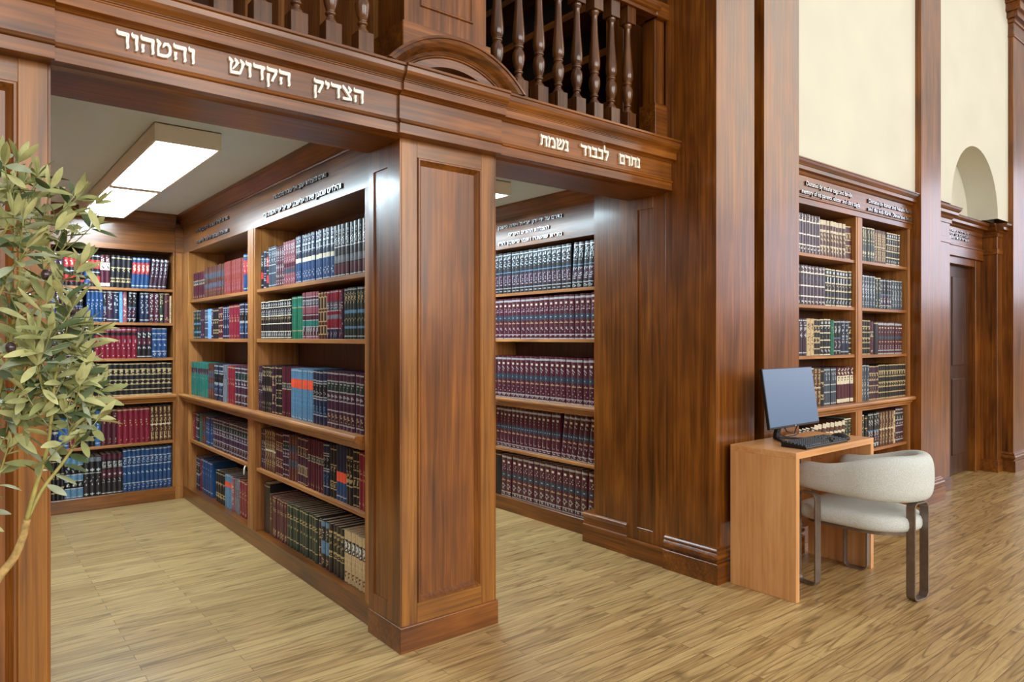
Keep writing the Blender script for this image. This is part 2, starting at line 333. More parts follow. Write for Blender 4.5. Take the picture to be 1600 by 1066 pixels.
# ------------------------------------------------------------------ piers
def frame_panel(mb, x0, x1, z0, z1, y, w=0.03, rec=0.018):
    """raised bolection frame + recessed field on a face looking to -y"""
    prof = [(0, 0.0), (0.004, -0.006), (0.010, -0.006), (0.016, 0.002), (w, rec), (w+0.002, rec)]
    rows = []
    for d, dy in prof:
        rows.append([(x0+d, y+dy, z0+d), (x1-d, y+dy, z0+d), (x1-d, y+dy, z1-d), (x0+d, y+dy, z1-d)])
    mb.grid(rows, 0, False, True)
    mb.add(rows[-1], [(0, 1, 2, 3)], 0)
def pier(name, x0, x1, label, px0, px1, side='L'):
    o = thing(name, label, 'pier', ((x0+x1)/2, 2.75, 0), None, 'structure'); O = ((x0+x1)/2, 2.75, 0)
    y = 2.605; mb = MB()
    mb.box(x0, y, 0.1, px0, 2.89, 2.215); mb.box(px1, y, 0.1, x1, 2.89, 2.215)
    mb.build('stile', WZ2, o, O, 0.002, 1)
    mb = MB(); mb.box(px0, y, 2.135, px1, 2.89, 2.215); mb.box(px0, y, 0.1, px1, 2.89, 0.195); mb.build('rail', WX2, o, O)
    mb = MB(); frame_panel(mb, px0, px1, 0.195, 2.135, y); mb.build('front_panel', WZ, o, O)
    MB().box(x0-0.012, y-0.013, 0, x1+0.012, 2.89, 0.110).build('plinth', WX, o, O, 0.003, 2)
    # panelled returns facing the openings
    for s in (-1, 1):
        xs = x0 if s < 0 else x1
        mb = MB()
        a, c = 2.715, 2.845
        mb.box(xs, 2.606, 0.11, xs+s*0.0005, 2.89, 2.21)
        mb.box(xs, 2.606, 0.11, xs+s*0.007, a, 2.21); mb.box(xs, c, 0.11, xs+s*0.007, 2.89, 2.21)
        mb.box(xs, a, 2.10, xs+s*0.007, c, 2.21); mb.box(xs, a, 0.11, xs+s*0.007, c, 0.19)
        mb.build('side_panel', WZ, o, O, 0.0015, 1)
    return o
pier('trim_2', 1.494, 1.997, 'panelled walnut pier between the two alcove openings, on a plain plinth', 1.573, 1.918)
pier('trim_3', -0.27, 0.233, 'panelled walnut pier at the left edge behind the olive tree', -0.19, 0.155)

# right jamb of second opening (X = 3.26 .. ), faces -X
j = thing('trim_4', 'walnut panelled jamb between the second alcove bookcase and the great pilasters', 'wall panelling', (3.4, 2.9, 0), None, 'structure'); OJ = (3.4, 2.9, 0)
MB().box(3.268, 2.895, 0.12, 3.66, 3.195, 2.372).build('wide_panel', WZ, j, OJ, 0.002, 1)
mb = MB(); mb.box(3.263, 2.606, 0.1, 3.66, 2.70, 2.215); mb.box(3.263, 2.825, 0.1, 3.66, 2.897, 2.215); mb.box(3.263, 2.70, 2.13, 3.66, 2.825, 2.215); mb.box(3.263, 2.70, 0.1, 3.66, 2.825, 0.19); mb.box(3.272, 2.69, 0.1, 3.65, 2.83, 2.2)
mb.build('recessed_panel', WZ, j, OJ, 0.002, 1)
MB().profY([(3.66, 0.0), (3.252, 0.0), (3.252, 0.118), (3.262, 0.120), (3.262, 0.165), (3.252, 0.170), (3.246, 0.180), (3.250, 0.192), (3.266, 0.198), (3.66, 0.198)], 2.90, 3.285).build('base_moulding', WY, j, OJ, 0.002, 1)
MB().box(3.246, 2.596, 0, 3.66, 2.90, 0.112).build('plinth', WY, j, OJ, 0.003, 2)

# ------------------------------------------------------------------ giant pilasters and right wall
def pil_base(mb, x0, x1, y0, yb):
    """moulded base wrapping front and both sides: stacked slabs with a rounded torus"""
    prof = [(0.024, 0), (0.024, 0.110), (0.020, 0.113), (0.007, 0.114), (0.007, 0.122), (0.013, 0.124)]
    prof += [(0.004 + 0.021*math.cos(math.radians(a)), 0.146 + 0.021*math.sin(math.radians(a))) for a in (-66, -45, -22, 0, 22, 45, 68)]
    prof += [(0.009, 0.168), (0.009, 0.173), (0.013, 0.174), (0.014, 0.178), (0.011, 0.183), (0.004, 0.189), (0.0, 0.198)]
    mb.grid([[(x0-e, yb, z), (x0-e, y0-e, z), (x1+e, y0-e, z), (x1+e, yb, z)] for e, z in prof], 0, False)
def pilaster(name, x0, x1, label, y0=2.255, yb=2.605, top=6.6, capital=False):
    o = thing(name, label, 'pilaster', ((x0+x1)/2, 2.4, 0), None, 'structure'); O = ((x0+x1)/2, 2.4, 0)
    MB().box(x0, y0, 0.1, x1, yb, 4.40 if capital else top).build('shaft', WZ, o, O, 0.003, 2)
    mb = MB(); pil_base(mb, x0, x1, y0, yb); mb.build('base', WX, o, O)
    if capital:
        mb = MB()
        for e, za, zb in ((0.012, 4.38, 4.40), (0.004, 4.40, 4.52), (0.02, 4.52, 4.56), (0.05, 4.56, 4.62), (0.08, 4.62, 4.70), (0.10, 4.70, 4.73)):
            mb.box(x0-e, y0-e, za, x1+e, yb, zb)
        mb.build('capital', WX, o, O, 0.006, 2)
        MB().box(x0-2.6, y0-0.06, 4.73, x1+3, 2.62, 5.05).build('architrave', WX, o, O, 0.004, 1)
    return o
pilaster('trim_5', 3.260, 3.636, 'tall walnut pilaster rising beside the second opening, its base behind the desk')
pilaster('trim_6', 3.737, 4.138, 'second tall walnut pilaster, behind the monitor and left of the donated bookcase', yb=2.42)
struct(MB().box(3.63, 2.42, 0, 3.75, 2.60, 6.6).build('trim_7', WZ), 'dark walnut recess strip between the paired tall pilasters', 'wall panelling')
pilaster('trim_8', 6.018, 6.425, 'tall walnut pilaster between donated bookcase and arched doorway', yb=2.42)
pilaster('trim_9', 8.29, 8.72, 'tall walnut pilaster with capital at the far right edge', yb=2.5, capital=True)

# cream wall with arched niche above the doorway
def arch_wall():
    y0, y1 = 2.300, 2.42; cx, r, zs = 7.385, 0.60, 2.52; zt = 6.6
    mb = MB()
    mb.box(4.13, y0, 2.50, 6.03, y1, zt)
    N = 28
    pts = [(cx + r*math.cos(math.pi - math.pi*k/N), zs + r*math.sin(math.pi*k/N)) for k in range(N+1)]
    XL, XR = 6.42, 8.30
    for y in (y0, y1):
        mb.add([(XL, y, zs), (pts[0][0], y, zs)] + [(p[0], y, p[1]) for p in pts[1:N//2+1]] + [(cx, y, zt), (XL, y, zt)], [tuple(range(N//2+4))])
        mb.add([(cx, y, zt)] + [(p[0], y, p[1]) for p in pts[N//2:N+1]] + [(XR, y, zs), (XR, y, zt)], [tuple(range(N//2+4))])
    rows = [[(p[0], y, p[1]) for p in pts] for y in (y0, 2.56)]
    mb.grid(rows, 0, True)
    mb.box(6.42, 2.56, 2.46, 8.30, 2.62, 3.6)
    mb.box(8.70, y0, 0, 20.0, y1, zt)
    return mb.build('wall_right', CREAM)
struct(arch_wall(), 'cream plaster hall wall with an arched niche above the doorway', 'wall')
struct(MB().box(4.13, 2.62, 0, 20.0, 2.72, 6.6).build('wall_front', CREAM), 'plaster backing of the hall wall behind the bookcase and doorway', 'wall')

# door surround
d = thing('trim_10', 'walnut doorway surround with projecting cornice at the far right', 'door surround', (7.4, 2.45, 0), None, 'structure'); OD = (7.4, 2.45, 0)
def corn(dy, z0=2.365, ztop=2.492):
    f = 2.345 + dy
    return [(2.6, z0), (f, z0), (f, z0+0.035), (f-0.012, z0+0.045), (f-0.020, z0+0.060), (f-0.055, z0+0.064), (f-0.055, z0+0.090), (f-0.065, z0+0.094), (f-0.080, z0+0.108), (f-0.084, z0+0.122), (f-0.088, ztop), (2.6, ztop)]
mb = MB(); mb.box(6.42, 2.352, 0.1, 6.905, 2.60, 2.40); mb.box(8.15, 2.352, 0.1, 8.30, 2.60, 2.40); mb.build('pilaster', WZ, d, OD, 0.003, 1)
mb = MB(); mb.box(6.42, 2.340, 0, 6.915, 2.60, 0.12); mb.box(8.14, 2.340, 0, 8.30, 2.60, 0.12); mb.build('plinth', WX, d, OD, 0.004, 2)
mb = MB(); mb.profX(corn(0), 6.42, 6.93); mb.profX(corn(0), 8.13, 8.30); mb.profX(corn(0.13), 6.9, 8.16)
mb.profY([(8.30, 2.365), (8.145, 2.365), (8.145, 2.40), (8.133, 2.41), (8.09, 2.43), (8.09, 2.455), (8.065, 2.473), (8.06, 2.491), (8.30, 2.491)], 2.35, 2.58)
mb.build('cornice', WX, d, OD, 0.002, 1)
mb = MB(); mb.box(6.42, 2.345, 2.19, 6.91, 2.6, 2.245); mb.box(8.135, 2.345, 2.19, 8.30, 2.6, 2.245); mb.box(6.9, 2.472, 2.13, 8.16, 2.60, 2.24); mb.box(6.9, 2.462, 2.225, 8.16, 2.60, 2.24)
mb.box(6.9, 2.482, 2.24, 8.16, 2.60, 2.40); mb.build('frieze', WX, d, OD, 0.002, 1)
mb = MB(); mb.box(6.9, 2.50, 0, 7.02, 2.60, 2.14); mb.box(8.02, 2.50, 0, 8.16, 2.60, 2.14); mb.box(7.02, 2.501, 2.06, 8.02, 2.60, 2.139); mb.build('jamb', WZ, d, OD, 0.003, 1)
dr = thing('door_1', 'dark walnut panelled door set back in the far right doorway', 'door', (7.52, 2.59, 0), None, 'structure'); ODR = (7.52, 2.59, 0)
MB().box(7.02, 2.565, 0.01, 8.02, 2.61, 2.06).build('door_leaf', DW, dr, ODR, 0.002, 1)
mb = MB()
for xa, xb in ((7.10, 7.47), (7.57, 7.94)):
    for za, zb in ((0.2, 0.95), (1.08, 1.95)): mb.box(xa, 2.555, za, xb, 2.57, zb)
mb.build('door_panel', DW, dr, ODR, 0.006, 2)
MB().lathe([(0.008, 0), (0.012, 0.01), (0.026, 0.03), (0.028, 0.045), (0.018, 0.06)], 0, 0, 14).build('door_knob', SILVER, dr, (0, 0, 0)).matrix_local = Matrix.Translation((-0.43, -0.034, 1.0)) @ Matrix.Rotation(HP, 4, 'X')

# ------------------------------------------------------------------ gallery above the alcoves
struct(MB().box(-1.6, 2.58, 2.46, 3.66, 6.75, 2.484).build('floor_gallery', WX), 'walnut deck of the gallery behind the balustrade', 'floor')
struct(MB().box(-1.6, 5.4, 2.5, 3.66, 5.5, 4.6).build('wall_gallery', BZ), 'dark timber wall at the back of the gallery', 'wall')
struct(MB().box(-1.6, 2.62, 4.3, 3.66, 5.5, 4.4).build('ceiling_gallery', CEILM), 'painted ceiling over the gallery above the frame', 'ceiling')
g = thing('trim_11', 'timber shelving partitions in the gallery behind the balusters', 'wall panelling', (2.5, 4.0, 2.5), None, 'structure'); OG = (2.5, 4.0, 2.5)
mb = MB()
for k in range(4):
    y = 2.98 + 0.62*k; mb.box(1.56, y, 2.5, 1.60, y+0.10, 4.3)
mb.box(1.60, 2.98, 2.5, 1.85, 3.02, 4.3); mb.box(1.60, 2.98, 2.5, 1.62, 5.4, 4.3); mb.box(-0.10, 3.0, 2.5, 0.16, 5.4, 4.3)
mb.build('partition', SZ, g, OG, 0.003, 1)  # lighter copy of the walnut paints in the hall light here
mb = MB()
for z in (2.50, 2.86, 3.22, 3.58, 3.94): mb.box(3.36, 3.10, z, 3.62, 5.4, z+0.05)
mb.build('rail', WY, g, OG, 0.002, 1)
mb = MB(); mb.box(3.28, 2.95, 2.5, 3.64, 3.10, 4.3); mb.box(3.28, 2.60, 2.5, 3.64, 2.95, 6.0); mb.build('upright', WZ, g, OG, 0.003, 1)
MB().box(3.60, 3.1, 2.5, 3.66, 5.4, 4.3).build('backing', VOIDSHADE, g, OG)  # near-black sheet painting the shade between the gallery shelves

def baluster_mb(x, y, z0=2.484):
    mb = MB(); h = 0.0345
    mb.box(x-h, y-h, z0, x+h, y+h, 2.612)
    p = [(0.030, 2.612), (0.030, 2.618), (0.024, 2.626), (0.016, 2.640), (0.015, 2.646), (0.021, 2.650), (0.023, 2.655), (0.021, 2.660), (0.016, 2.663), (0.019, 2.668), (0.026, 2.690), (0.031, 2.715), (0.032, 2.732), (0.029, 2.752), (0.021, 2.766),
         (0.019, 2.770), (0.025, 2.774), (0.026, 2.779), (0.025, 2.784), (0.021, 2.788), (0.027, 2.796), (0.0315, 2.815), (0.032, 2.835), (0.029, 2.875), (0.024, 2.930), (0.0195, 2.990), (0.017, 3.050), (0.0165, 3.080), (0.019, 3.090), (0.024, 3.098), (0.026, 3.104), (0.026, 3.112)]
    mb.lathe(p, x, y, 20)
    mb.box(x-h, y-h, 3.112, x+h, y+h, 3.205)
    return mb
def balustrade(label, xs, x0, x1):
    y = 2.634; O = ((x0+x1)/2, y, 2.5)
    b = thing('balustrade', label, 'balustrade', O)
    for x in xs: baluster_mb(x, y).build('baluster', WZD, b, O, 0.0015, 1)
    prof = [(2.585, 3.205), (2.582, 3.222), (2.570, 3.232), (2.560, 3.250), (2.556, 3.275), (2.575, 3.292), (2.634, 3.298), (2.693, 3.292), (2.712, 3.275), (2.708, 3.25), (2.698, 3.232), (2.686, 3.222), (2.683, 3.205)]
    MB().profX(prof, x0, x1).build('handrail', WX, b, O, 0.001, 1)
    return b
balustrade('turned walnut balustrade above the left opening, left of the arched pediment', [0.195 + 0.1415*k for k in range(9)], 0.10, 1.51)
balustrade('turned walnut balustrade above the right opening, beside the tall pilaster', [2.035 + 0.1325*k for k in range(8)], 1.95, 3.17)
def pedestal(name, x0, x1, label, yb=2.86):
    O = ((x0+x1)/2, 2.72, 2.5)
    o = thing(name, label, 'pedestal', O, None, 'structure')
    MB().profZ([(x0-0.015, 2.595), (x1+0.015, 2.595), (x1+0.015, yb), (x0-0.015, yb)], 2.484, 2.712).build('plinth', WX, o, O, 0.003, 1)
    MB().box(x0, 2.612, 2.712, x1, yb-0.015, 3.205).build('post', WZ, o, O, 0.002, 1)
    MB().box(x0-0.03, 2.575, 3.205, x1+0.03, yb+0.02, 3.30).build('cap', WX, o, O, 0.012, 3)
    return o
p = pedestal('trim_12', 1.512, 1.952, 'square walnut pedestal standing behind the arched pediment')
mb = MB(); frame_panel(mb, 1.59, 1.875, 2.80, 3.15, 2.611, 0.022, 0.0); mb.build('front_panel', WZ, p, (1.732, 2.72, 2.5))
pedestal('trim_13', 3.175, 3.257, 'slim end pedestal where the balustrade meets the tall pilaster', 2.72)

# ------------------------------------------------------------------ ceiling lights
def ceiling_light(x0, x1, y0, label):
    O = ((x0+x1)/2, y0+1.25, 2.29)
    t = thing('ceiling_light', label, 'ceiling light', O)
    y1 = y0 + 2.52; z0, z1 = 2.285, 2.372; mb = MB()
    mb.box(x0, y0, z0, x0+0.012, y1, z1); mb.box(x1-0.012, y0, z0, x1, y1, z1); mb.box(x0+0.012, y0, z0, x1-0.012, y0+0.02, z1); mb.box(x0+0.012, y1-0.02, z0, x1-0.012, y1, z1)
    mb.box(x0+0.012, y0+1.215, z0-0.006, x1-0.012, y0+1.305, z1); mb.box(x0, y0, z1-0.006, x1, y1, z1)
    mb.build('housing', HOUSE, t, O, 0.001, 1)
    for a in (y0+0.02, y0+1.27):
        MB().box(x0+0.014, a, z0+0.004, x1-0.014, a+1.228, z0+0.012).build('diffuser', DIFF, t, O)
    return t
ceiling_light(0.742, 1.045, 3.605, 'long boxed fluorescent ceiling light in the left alcove')
ceiling_light(2.545, 2.852, 3.545, 'boxed fluorescent ceiling light in the second alcove, mostly hidden by the pier')
# ------------------------------------------------------------------ bookcases
FX = lambda f: (lambda s, d, z: (f + d, s, z))          # unit facing -X, s runs along Y
FY = lambda f: (lambda s, d, z: (s, f + d, z))          # unit facing -Y, s runs along X
def sbox(mb, W, s0, d0, z0, s1, d1, z1, m=0):
    a = W(s0, d0, z0); b = W(s1, d1, z1); mb.box(*a, *b, m); return mb
def sprof(mb, W, prof, s0, s1, m=0):
    mb.prism(prof, lambda p, t: W(t, p[0], p[1]), s0, s1, m); return mb
LEDGE = [(0.02, 0.816), (-0.004, 0.816), (-0.007, 0.828), (-0.016, 0.834), (-0.021, 0.846), (-0.030, 0.850), (-0.034, 0.853), (-0.042, 0.860), (-0.044, 0.872), (-0.040, 0.880), (-0.032, 0.884), (0.27, 0.884), (0.27, 0.862), (0.02, 0.862)]
CROWN = [(0.02, 2.268), (-0.005, 2.268), (-0.008, 2.278), (-0.014, 2.281), (-0.024, 2.298), (-0.040, 2.325), (-0.050, 2.343), (-0.054, 2.352), (-0.062, 2.354), (-0.064, 2.371), (0.02, 2.371)]
def bookcase(label, W, axis, s0, s1, depth, uprights, cols, shelves, fz, crown=True, ledge=(None, None), base_z=0.105, top_gap=None, base_front=0.0):
    loc = W((s0+s1)/2, depth/2, 0)
    o = thing('bookcase', label, 'bookcase', loc)
    wl_, sl_ = (WY, SY) if axis == 'Y' else (WX, SX)
    mb = MB(); sbox(mb, W, s0, depth-0.012, 0.05, s1, depth, fz[0]+0.02); mb.build('back_panel', BZ, o, loc)
    for a, b in uprights:
        mb = MB(); sbox(mb, W, a, 0.0, base_z, b, depth-0.012, fz[0])
        # beaded face edge
        c = (a+b)/2; w = min(0.02, (b-a)*0.22)
        sbox(mb, W, a+w, -0.004, base_z, b-w, 0.0, fz[0]); mb.build('upright', SZ, o, loc, 0.0015, 1)
    for (ca, cb), zs in zip(cols, shelves):
        for z in zs:
            mb = MB(); sbox(mb, W, ca-0.004, 0.010, z-0.022, cb+0.004, depth-0.012, z); mb.build('shelf', sl_, o, loc, 0.0012, 1)
    a, b = ledge[0] if ledge[0] is not None else s0, ledge[1] if ledge[1] is not None else s1
    mb = MB(); sprof(mb, W, LEDGE, a, b); mb.build('ledge', sl_, o, loc, 0.001, 1)
    mb = MB(); sbox(mb, W, s0, base_front, 0, s1, depth-0.012, base_z); mb.build('plinth', wl_, o, loc, 0.002, 1)
    mb = MB(); sbox(mb, W, s0, 0.0, fz[0], s1, depth-0.012, fz[1]) if crown else None
    if crown:
        mb.build('frieze', wl_, o, loc, 0.001, 1)
        mb = MB(); sprof(mb, W, CROWN, a, b); mb.build('crown_moulding', wl_, o, loc, 0.0008, 1)
    return o, loc

WM = FX(1.515)
SH = [1.662, 1.343, 0.512]
mid, MO = bookcase('long divider bookcase with a dividing post, left of the central pier', WM, 'Y', 2.86, 6.30, 0.30, [(2.86, 2.985), (4.512, 4.655), (6.13, 6.30)], [(2.985, 4.512), (4.655, 6.13)], [SH, SH], (2.057, 2.30), ledge=(3.005, 6.286))
mb = MB(); sbox(mb, WM, 6.283, -0.0655, 0.0, 6.30, 0.0, 2.06); sbox(mb, WM, 6.279, -0.052, 0.105, 6.283, -0.014, 2.058); mb.build('corner_post', SZ, mid, MO, 0.0015, 1)
MB().box(1.4495, 6.2805, 2.06, 1.515, 6.30, 2.30).build('frieze', WX, mid, MO, 0.0005, 1)
WR = FY(6.28)
rear, RO = bookcase('rear bookcase at the end of the left alcove, partly behind the olive tree', WR, 'X', 0.20, 1.448, 0.29, [(0.20, 0.42), (1.432, 1.448)], [(0.42, 1.432)], [[1.752, 1.474, 1.185, 0.495]], (2.060, 2.30), ledge=(0.20, 1.448))
WA = FX(3.36)
rob, AO = bookcase('second alcove bookcase filled with maroon volumes, right of the central pier', WA, 'Y', 3.20, 4.56, 0.28, [(3.20, 3.232), (4.44, 4.56)], [(3.232, 4.44)], [[1.697, 1.341, 0.484]], (2.045, 2.30))
WW = FY(2.335)
wal, WO = bookcase('bookcase behind the desk with a donation inscription, between tall pilasters', WW, 'X', 4.142, 6.014, 0.262, [(4.142, 4.20), (5.078, 5.176), (5.972, 6.014)], [(4.20, 5.078), (5.176, 5.972)], [[1.912, 1.571, 1.230, 0.519], [1.918, 1.571, 1.224, 0.519]], (2.235, 2.40), crown=False)
# its entablature: architrave, frieze and cornice
mb = MB()
sprof(mb, WW, [(0.25, 2.225), (-0.010, 2.225), (-0.010, 2.262), (-0.018, 2.266), (-0.018, 2.274), (-0.008, 2.280), (-0.008, 2.408), (-0.016, 2.412), (-0.022, 2.420), (-0.026, 2.428), (-0.040, 2.432), (-0.048, 2.434), (-0.048, 2.458), (-0.052, 2.460), (-0.056, 2.466), (-0.066, 2.478), (-0.070, 2.492), (-0.074, 2.494), (-0.074, 2.502), (0.25, 2.502)], 4.142, 6.014)
mb.build('cornice', WX, wal, WO, 0.001, 1)

# ------------------------------------------------------------------ small mounted lettering
HEB = set(map(chr, range(0x0590, 0x05FF)))
def text_mesh(lines, mat, parent, origin, frame):
    """lines: (string, s_left, s_right, z_base, cap_height); frame(u, v, n) -> world"""
    for txt, a, c, z, h in lines:
        cu = bpy.data.curves.new('txt', 'FONT'); cu.body = txt[::-1] if any(ch in HEB for ch in txt) else txt
        cu.extrude = 0.05; cu.resolution_u = 2
        ob = bpy.data.objects.new('txt', cu); COL.objects.link(ob)
        dg = bpy.context.evaluated_depsgraph_get(); me = bpy.data.meshes.new_from_object(ob.evaluated_get(dg))
        xs = [v.co.x for v in me.vertices]; x0, x1 = min(xs), max(xs)
        vs = [frame(a + (v.co.x-x0)/(x1-x0)*(c-a), z + v.co.y/0.7*h, (v.co.z+0.05)/0.1*0.010) for v in me.vertices]
        # one part per word: connected glyph islands, split where the gap is a space
        par = list(range(len(vs)))
        def find(i):
            while par[i] != i: par[i] = par[par[i]]; i = par[i]
            return i
        for p in me.polygons:
            q = list(p.vertices)
            for i in q[1:]: par[find(i)] = find(q[0])
        ext = {}
        for i, v in enumerate(me.vertices):
            e_ = ext.setdefault(find(i), [v.co.x, v.co.x]); e_[0] = min(e_[0], v.co.x); e_[1] = max(e_[1], v.co.x)
        words = []; hi = -9
        for r_, (e0, e1) in sorted(ext.items(), key=lambda t_: t_[1][0]):
            if e0 - hi > 0.15: words.append(set())
            words[-1].add(r_); hi = max(hi, e1)
        for ws_ in words:
            mb = MB(); mp_ = {}
            for i in range(len(vs)):
                if find(i) in ws_: mp_[i] = len(mp_); mb.v.append(vs[i])
            for p in me.polygons:
                if find(p.vertices[0]) in ws_: mb.f.append([mp_[i] for i in p.vertices]); mb.m.append(0 if p.normal.z > 0.5 else 1); mb.sm.append(False)
            mb.build('lettering', [mat, LETEDGE], parent, origin)
        bpy.data.objects.remove(ob); bpy.data.meshes.remove(me); bpy.data.curves.remove(cu)
fM = lambda u, v, n: (1.5148 - n, u, v)
text_mesh([('נתרם להצלחת יעקב ואלי טוביה מלכה גדר', 4.165, 3.399, 2.186, 0.026), ('והילדים שמעון שירה אלישבע ישראל ארי ויהודה נרי', 4.332, 3.223, 2.097, 0.030)], SILVER, mid, MO, fM)
text_mesh([('נתרם לעילוי נשמת יצחק בן שלמה', 5.868, 5.043, 2.186, 0.028), ('ותהילה ושלום אליעזר וליאורה', 5.849, 5.043, 2.096, 0.028)], SILVER, mid, MO, fM)
fA = lambda u, v, n: (3.3598 - n, u, v)
text_mesh([('נתרם על ידי ירון אריאל ואדוה פישמן', 4.33, 3.591, 2.204, 0.028), ('להצלחת ההורים היקרים', 4.192, 3.726, 2.138, 0.028), ('נורית שושנה ותמי פישמן הי״ו', 4.322, 3.591, 2.076, 0.028)], SILVER, rob, AO, fA)
fW = lambda u, v, n: (u, 2.327 - n, v)
text_mesh([('Donated by moshe zaga and family,', 4.345, 4.98, 2.348, 0.030), ('memory of his parents, eliezer and clara zagda', 4.285, 5.10, 2.292, 0.030)], SILVER, wal, WO, fW)
text_mesh([('Donated by Itamar and Natalie Fisher', 5.24, 6.0, 2.344, 0.030), ('and the kids Karin, Daniel and Noah', 5.23, 6.0, 2.286, 0.030)], SILVER, wal, WO, fW)
text_mesh([('לעילוי נשמת', 7.20, 7.74, 2.357, 0.022), ('אברהם בן יוסף', 7.22, 7.74, 2.322, 0.022), ('ושרה בת משה', 7.22, 7.74, 2.287, 0.022)], SILVER, d, OD, lambda u, v, n: (u, 2.482 - n, v))

# ------------------------------------------------------------------ books
def leather(name, rgb, rough=0.34): return plain('binding_' + name, rgb, rough, coat=0.25, noise=0.14, scale=90, spec=0.5)
BC = {k: leather(k, v) for k, v in dict(navy=(24, 36, 62), black=(24, 25, 30), maroon=(74, 26, 42), crimson=(122, 24, 44), blue=(36, 92, 150), royal=(26, 66, 112), steel=(84, 128, 160), green=(18, 104, 78),
     teal=(24, 112, 102), brown=(82, 48, 36), tan=(150, 104, 62), beige=(196, 172, 132), grey=(104, 112, 120), plum=(58, 32, 52), rose=(140, 80, 90), dgreen=(26, 48, 44), marble=(128, 52, 44), sky=(104, 156, 206), slate=(58, 72, 86)).items()}
GOLD = plain('gilt_foil', (190, 172, 128), 0.32, 0.45, noise=0.05)
SILV = plain('silver_foil', (184, 192, 196), 0.30, 0.5, noise=0.04)
IVORY = plain('ivory_label', (208, 200, 174), 0.5, noise=0.05)
ORANGE = plain('orange_label', (226, 84, 52), 0.5, noise=0.04)
REDL = plain('red_label', (176, 42, 44), 0.45, noise=0.05)
BLK = plain('black_label', (16, 17, 20), 0.4, noise=0.05)
TEALB = plain('teal_label', (40, 62, 78), 0.4, noise=0.05)
WHL = plain('white_label', (226, 226, 220), 0.5, noise=0.03)
PAGES = plain('page_paper', (222, 212, 190), 0.85, noise=0.05, scale=200)
PAGEG = plain('page_grey', (120, 112, 108), 0.8, noise=0.08, scale=200)

